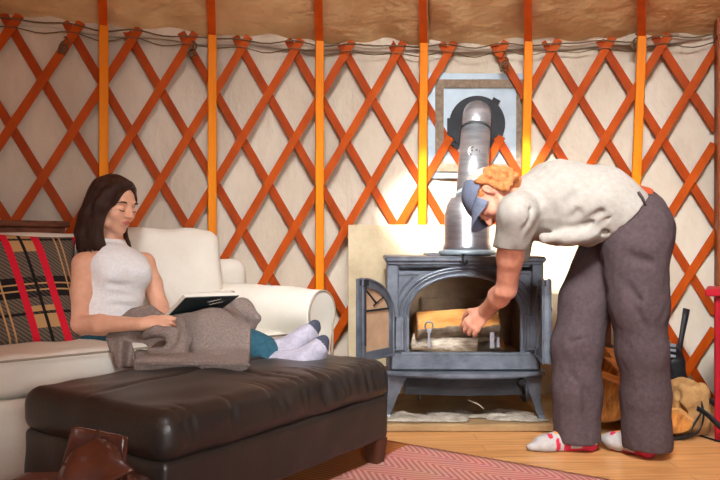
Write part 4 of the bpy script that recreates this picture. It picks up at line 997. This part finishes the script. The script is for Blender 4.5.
# hair and sideburn
f = Field(mh-.17,mh+.17,.004)
f.ell(Hm(-.028,0,.030),(.092,.083,.086),[Fm,Sm,Um],k=.02); f.ell(Hm(-.062,0,-.025),(.055,.075,.070),[Fm,Sm,Um],k=.03)
f.ell(Hm(.085,0,-.03),(.068,.068,.10),[Fm,Sm,Um],k=.01,mode='s')
for s in (-1,1): f.ell(Hm(-.002,s*.092,-.002),(.026,.024,.036),[Fm,Sm,Um],k=.008,mode='s')
rr = random.Random(4)
for i in range(190):
    a = rr.uniform(-1,1); t = rr.uniform(-.3,1.0); s = rr.choice([-1,1])
    p = Hm(-.02-.085*max(0,t)-.005,s*.088*math.sqrt(max(0,1-(max(0,t)*.85)**2)),-.085+.13*rr.random())
    f.ell(p,(rr.uniform(.008,.014),)*3,k=.006)
for s in (-1,1): f.ell(Hm(.0,s*.095,-.002),(.022,.022,.033),[Fm,Sm,Um],k=.005,mode='s')
f.noise(.003,22,3)
f.build('hair',M['hairm'],MN)
# beard shadow along the jaw
# cap: dome and brim
f = Field(mh-.21,mh+.21,.0045)
f.ell(Hm(-.010,0,.042),(.108,.090,.092),[Fm,Sm,Um],k=.01); f.ell(Hm(-.010,0,.030),(.100,.082,.084),[Fm,Sm,Um],k=.002,mode='s')
f.cut(Hm(0,0,.030),-Um+Fm*.18)
f.noise(.0012,9,2)
cp = f.build('cap',[M['cap'],M['capw']],MN,mfn=lambda c:((c-mh)@Fm < -.030).astype(int)); cp['label'] = 'slate grey cap with pale back panel'
V=[];F=[];n=22;m=9
for i in range(n):
    t=(i/(n-1)-.5)*2
    for j in range(m):
        q=j/(m-1); ang=t*1.15; r0_=.098; L=.062*math.cos(t*1.35)**.7 if abs(t)<.999 else .006
        V.append(Hm(-.01+r0_*math.cos(ang*1.0)*1.03+L*q, .088*math.sin(ang)*(1-.08*q), .036-.018*q-.030*t*t*q-.012*t*t+.016*math.cos(ang)))
F=[(i*m+j,(i+1)*m+j,(i+1)*m+j+1,i*m+j+1) for i in range(n-1) for j in range(m-1)]
bm_ = mk('brim',V,F,M['cap'],cp); q=bm_.modifiers.new('thick','SOLIDIFY'); q.thickness=.004
# t-shirt
f = Field((.50,2.64,.74),(1.28,3.24,1.24),.005)
f.cap(P(632,230,2.92),P(596,206,2.94),.142,.150,k=.05,flat=(0,1,0),sc=1.36); f.cap(P(596,206,2.94),P(556,203,2.95),.150,.160,k=.05,flat=(0,1,0),sc=1.12); f.cap(P(556,203,2.95),P(527,203,2.94),.158,.105,k=.05,flat=(0,1,0),sc=1.25)
f.cap(P(527,203,2.94),nk,.10,.068,k=.03,flat=(0,1,0),sc=1.2)
f.cap(shl+np.array([.02,.03,0]),shr+np.array([.02,-.03,0]),.078,.078,k=.05)
slv = shl*.58+ell_*.42
f.cap(shl+np.array([.010,0,.0]),slv+np.array([.0,-.004,-.0]),.072,.066,k=.03); f.cap(shr,shr*.5+elr*.5,.066,.062,k=.03)
f.cut(P(508,246,2.90),nrm(P(506,289,2.99)-P(513,214,2.80))*1.0) if False else None
f.cutin(P(509,246,2.90),(-.05,.12,-1),(.40,2.60,.70),(.66,3.05,.86))
f.cut(P(617,220,2.90),nrm([.74,0,-.67]))
f.ell(P(580,236,2.83),(.10,.06,.035),[nrm([1,0,.2]),(0,1,0),nrm([-.2,0,1])],k=.03)
for (x0,y0,x1,y1,r,k,d_) in ((530,240,553,212,.012,.035,2.76),(545,243,578,212,.011,.03,2.755),(566,242,600,212,.007,.03,2.755),(590,236,612,214,.003,.02,2.76),(523,236,529,210,.008,.02,2.74),(604,232,640,204,.006,.02,2.79),(512,240,518,222,.006,.015,2.72),(555,222,572,196,.007,.03,2.75)):
    f.cap(P(x0,y0,d_),P(x1,y1,d_),r,r*.5,k=k,mode='s')
f.cap(P(545,238,2.80),P(574,236,2.79),.022,.016,k=.03)
f.cap(P(620,190,2.84),P(560,172,2.86),.007,.004,k=.02,mode='s'); f.cap(P(630,200,2.80),P(585,225,2.78),.009,.004,k=.02,mode='s')
f.noise(.003,4,12); f.noise(.0010,9,13,sharp=True)
f.build('t_shirt',M['shirt'],MN)
# trousers
f = Field((.68,2.60,.012),(1.42,3.28,1.10),.0055)
f.cap(P(638,232,2.90),P(632,220,2.94),.132,.128,k=.04,flat=(0,1,0),sc=1.15)
f.cap(P(632,220,2.94),P(610,212,2.94),.128,.120,k=.03,flat=(0,1,0),sc=1.15)
f.ell(P(637,238,2.84),(.118,.110,.15),k=.05); f.ell(P(634,240,3.02),(.12,.11,.15),k=.05)
f.chain([P(611,250,3.03),P(588,300,2.99),P(577,345,2.96),P(577,390,2.95),P(577,436,2.95)],[.132,.108,.092,.088,.091],k=.03)
f.chain([P(635,250,2.83),P(638,305,2.82),P(643,350,2.82),P(646,395,2.83),P(647,441,2.84)],[.126,.110,.094,.088,.091],k=.03)
f.cut(P(640,204,2.9)+nrm([-.655,0,.755])*.05,nrm([-.655,0,.755]))
f.cut(P(600,441.5,2.92),(0,.03,-1))
for (x0,y0,x1,y1,r,k,d_) in ((570,262,600,248,.010,.02,2.86),(572,305,606,290,.012,.025,2.86),(566,322,596,300,.012,.02,2.87),(598,220,622,208,.006,.012,2.80),(620,255,650,262,.012,.03,2.71),(565,345,585,338,.008,.02,2.87),(560,360,575,380,.008,.02,2.87),(630,300,648,330,.010,.03,2.71),(585,390,592,430,.010,.03,2.86),(618,275,640,300,.014,.03,2.72),(575,275,612,262,.012,.03,2.85)):
    f.cap(P(x0,y0,d_),P(x1,y1,d_),r,r*.5,k=k,mode='s')
f.cap(P(606,232,2.80),P(622,208,2.79),.003,.003,k=.006,mode='s')
f.noise(.004,4,22,stretch=(1.4,1.4,.6)); f.noise(.0016,10,23,stretch=(1,1,.5),sharp=True)
f.build('trousers',M['pants'],MN)
# belt strap with a loop: a band cut from the waist volume
f = Field((.98,2.66,.84),(1.34,3.24,1.12),.005)
f.cap(P(640,232,2.90),P(633,220,2.94),.139,.132,k=.04,flat=(0,1,0),sc=1.15); f.cap(P(633,220,2.94),P(610,212,2.94),.132,.124,k=.03,flat=(0,1,0),sc=1.15)
nb = nrm([-.655,0,.755]); f.cut(P(640,204,2.9)+nb*.052,nb); f.cut(P(640,204,2.9)+nb*.008,-nb)
f.build('belt',M['belt'],MN)
bl = MB()
for px_b,py_b,dd in ((641,199,2.768),):
    c = P(px_b,py_b,dd); bl.tube([c+np.array([-.012,-.006,.026]),c+np.array([-.001,-.016,.004]),c+np.array([.014,-.008,-.026])],.0055,6)
bl.each('belt_loop',M['pants'],MN,smooth=True)
def msock(an,heel,ball,toe,side):
    fdn = nrm(toe-heel)
    f = Field(np.minimum.reduce([an,heel,ball,toe])-.08,np.maximum.reduce([an,heel,ball,toe])+.09,.0045)
    f.cap(an,heel,.040,.034,k=.02); f.cap(heel,ball,.034,.036,k=.02,flat=(0,0,1),sc=.95); f.cap(an,ball,.040,.026,k=.03); f.cap(ball,toe,.040,.026,k=.02,flat=(0,0,1),sc=.65); f.cap(an,an+np.array([0,0,.08]),.040,.044,k=.01)
    f.noise(.001,15,3); f.cut((0,0,.001),(0,0,-1))
    rg = np.random.RandomState(int(an[0]*100)); sp = [(rg.uniform(.03,.12),rg.uniform(-.04,.04),rg.uniform(0,.08),rg.uniform(.008,.016)) for _ in range(5)]
    sd = np.cross((0,0,1),fdn)
    def mf(c):
        a = (c-heel)@fdn; z = c[:,2]; s = (c-heel)@sd
        mi = np.zeros(len(c),int); mi[(a < .035-(z-.02)*.5)&(z<.07)] = 1; mi[(a>.0)&(a<.085)&(z<.016)] = 1
        for p,q_,r_,w_ in sp: mi[((a-p-.04)**2+(s-q_)**2*.5)<w_**2] = 1
        mi[((a-.12)**2+(s*1.0)**2)<.0002] = 2
        mi[(a<.012)&(z<.045)&(z>.03)] = 0
        return mi
    return f.build('sock',[M['sockm'],M['sockr'],M['socko']],MN,mfn=mf)
msock(P(579,431,2.94),P(588,443,2.93),P(545,444,2.93),P(533,446.5,2.92),(0,1,0))
msock(P(646,434,2.86),P(647,448,2.83),P(615,441,2.93),P(604,439,2.97),(0,1,0))
# ------------------------------------------------------------ wood pile and tools at the right
def lg(px0,py0,d0,px1,py1,d1,r,label,**kw): return log('firewood_log',P(px0,py0,d0),P(px1,py1,d1),r,r*.95,label,group='firewood behind the man\'s legs',**kw)
lg(604,398,3.22,640,386,3.60,.105,'round ended log with cracked orange end grain between the man\'s legs',seed=1,flatdir=(.3,-.1,1),cutk=.75)
lg(612,372,3.35,652,352+26,3.62,.085,'split log with smooth pale face lying slanted on the cracked log',seed=2,flatdir=(-.3,-.8,.7),cutk=.3,wedge=1.3)
lg(606,362,3.50,640,360,3.75,.075,'dark barked log chunk highest in the pile behind the trousers',seed=3,flatdir=(-.5,-.8,.3),cutk=.5)
lg(598,388,3.50,575,392,3.70,.07,'small log chunk low in the pile beside the stove leg',seed=4,flatdir=(.1,-.8,.5),cutk=.5)
lg(668,398,3.35,640,392,3.55,.085,'short log lying behind the man\'s nearer leg',seed=6,flatdir=(0,-.8,.6),cutk=.4)
# log carrier with a log inside
lc = empty('log_carrier', P(690,436,3.10)*np.array([1,1,0]), 'tan canvas log carrier with black straps standing on the floor at the far right', 'log carrier')
f = Field(P(668,440,3.15)*np.array([1,1,0])-np.array([.05,.12,0]),P(702,385,3.25)+np.array([.06,.18,.03]),.005)
bc = P(684,415,3.2); bc[2] = .115
f.box(bc,(.075,.10,.11),[nrm([1,.2,.1]),nrm([-.2,1,0]),nrm([-.1,0,1])],.04); f.ell(bc+np.array([-.01,0,.13]),(.05,.075,.06),k=.02,mode='s'); f.cap(P(672,405,3.07),P(688,420,3.07),.010,.006,k=.02,mode='s'); f.cap(P(682,398,3.07),P(694,405,3.07),.008,.006,k=.015,mode='s')
f.cap(P(678,392,3.12),P(690,438,3.12),.012,.010,k=.02,mode='s'); f.noise(.0035,9,4); f.cut((0,0,.004),(0,0,-1)); f.build('canvas_body',M['tote'],lc)
sb_ = MB()
def strap(pts, w=.028):
    pts=[np.array(p) for p in pts]; cr=[]
    for t in np.linspace(0,len(pts)-1-1e-6,8*(len(pts)-1)+1):
        k=int(t); q=t-k; g0=pts[max(0,k-1)];g1=pts[k];g2=pts[min(k+1,len(pts)-1)];g3=pts[min(len(pts)-1,k+2)]
        cr.append(.5*((2*g1)+(-g0+g2)*q+(2*g0-5*g1+4*g2-g3)*q*q+(-g0+3*g1-3*g2+g3)*q**3))
    return cr,w
for pts in ([P(672,440,3.07),P(690,436,3.07),P(700,430,3.08),P(703,415,3.10),P(698,395,3.12),P(700,388,3.16)],
            [P(697,408,3.06),P(708,415,3.02),P(722,428,3.0),P(735,432,3.0)],[P(702,398,3.16),P(712,402,3.10),P(724,414,3.06)],
            [P(690,436,3.05),P(694,425,3.05),P(702,412,3.06)]):
    cr,w_2 = strap(pts); mb = MB().ribbon(cr,(.1,-.5,1) if True else None,.022,.004); mb.build('strap',M['blackp'],lc,smooth=True)
log('firewood_log',P(676,418,3.085),P(686,402,3.42),.066,.062,'split log sticking out of the tan log carrier',group=None,seed=9,flatdir=(-.4,-.3,.8),cutk=.5,wedge=.9)
# black bucket with a yellow board on top
bk3 = empty('black_box', P(627,372,3.68)*np.array([1,1,0]), 'black box with a yellow lid standing behind the wood pile', 'box')
c = P(627,359,3.68)
MB().box(c,(.082,.07,.068),Matrix.Rotation(-.2,3,'Z'),.012).build('body',M['blackp'],bk3)
MB().box(c+np.array([.01,0,.078]),(.070,.065,.006),Matrix.Rotation(-.2,3,'Z')@Matrix.Rotation(-.18,3,'Y'),.002).build('lid',M['brass'],bk3)
MB().box(np.array([c[0]+.01,c[1],(c[2]-.07)/2]),(.06,.055,(c[2]-.07)/2-.001),Matrix.Rotation(-.2,3,'Z'),.006).build('stand',M['irond'],bk3)
rk = empty('tool_rack', P(605,400,3.72)*np.array([1,1,0]), 'narrow wooden tool rack with dark and pale uprights beside the heat shield', 'rack')
def upr(px0,px1,py0,py1,d,mt):
    a=P(px0,py0,d); b=P(px1,py1,d); MB().box(((a[0]+b[0])/2,d,(a[2]+b[2])/2),(abs(b[0]-a[0])/2,.012,abs(a[2]-b[2])/2),None,.003).build('upright',mt,rk)
upr(602.5,610.5,270,354,3.70,M['oldwood']); upr(611,616,270,414,3.72,M['board']); upr(593,600,290,414,3.73,M['board'])
a=P(592,361,3.68); MB().box((a[0]+.05,3.68,a[2]),(.062,.02,.022),None,.003).build('rail',M['irond'],rk)
a=P(592,356,3.66); MB().box((a[0]+.02,3.68,a[2]+.0),(.04,.022,.005),None,.002).build('shelf_edge',M['split'],rk)
# broom like tools
sh = empty('fire_shovel', P(683,395,3.55)*np.array([1,1,0]), 'black handled fire shovel leaning by the tan log carrier', 'shovel')
MB().tube([P(686.5,309,3.60),P(685,318,3.59),P(681,340,3.57),P(678,356,3.55)],[.011,.010,.008,.010],8,flat=1.6,up=(1,0,0)).build('handle',M['blackp'],sh,smooth=True)
f = Field(P(676,372,3.55)-.16,P(676,372,3.55)+.16,.006)
f.box(P(675,375,3.53),(.038,.045,.085),[nrm([1,0,.12]),(0,1,0),nrm([-.12,0,1])],.02); f.box(P(668,352,3.53),(.045,.04,.028),None,.012,k=.01); f.cap(P(676,352,3.53),P(680,392,3.50),.028,.034,k=.02); f.noise(.002,12,3)
f.build('pan',M['blackp'],sh)
cl = MB()
for yy in (345,350,356): cl.box(P(671,yy,3.485),(.022,.006,.007),Matrix.Rotation(.15,3,'Y'),.002)
cl.each('clip',M['galv'],sh)
br = empty('hand_brush', P(666,385,3.48)*np.array([1,1,0]), 'dark hand brush hanging in front of the fire shovel', 'brush')
f = Field(P(672,390,3.46)-np.array([.08,.06,.10]),P(672,390,3.46)+np.array([.08,.06,.10]),.005); f.ell(P(671,388,3.46),(.035,.03,.075),[nrm([1,0,.2]),(0,1,0),nrm([-.2,0,1])]); f.noise(.003,30,3,stretch=(1,1,.2)); f.build('bristles',M['soot'],br)
# red painted step stool at the right edge
rs = empty('red_cabinet', P(722,410,3.28)*np.array([1,1,0]), 'red painted wooden cabinet with an overhanging top at the right edge', 'cabinet')
CR = Matrix.Translation((P(705,0,3.05)[0],3.05,0)) @ Matrix.Rotation(-.47,4,'Z'); zt=P(0,290,3.05)[2]; a=[0,0,0]
MB(CR).box((.20,.15,zt-.012),(.20,.15,.014),None,.004).build('top',M['redpaint'],rs)
MB(CR).box((.22,.16,(zt-.026)/2),(.185,.13,(zt-.026)/2-.001),None,.004).build('body',M['redpaint'],rs)
for py in (312,345,378): 
    z = P(0,py,3.07)[2]; MB(CR).box((.22,.026,z),(.165,.008,.052),None,.006).build('drawer_front',M['redpaint'],rs)
cd = MB().tube([P(696,425,3.15)*np.array([1,1,0])+np.array([0,0,.006]),P(706,426,3.1)*np.array([1,1,0])+np.array([0,0,.006]),P(716,424,3.05)*np.array([1,1,0])+np.array([0,0,.006]),P(735,428,3.0)*np.array([1,1,0])+np.array([0,0,.006])],.004,6).build('cable',M['soot'],smooth=True)
prop(cd,'thin dark cable lying on the floor beside the log carrier','cable')
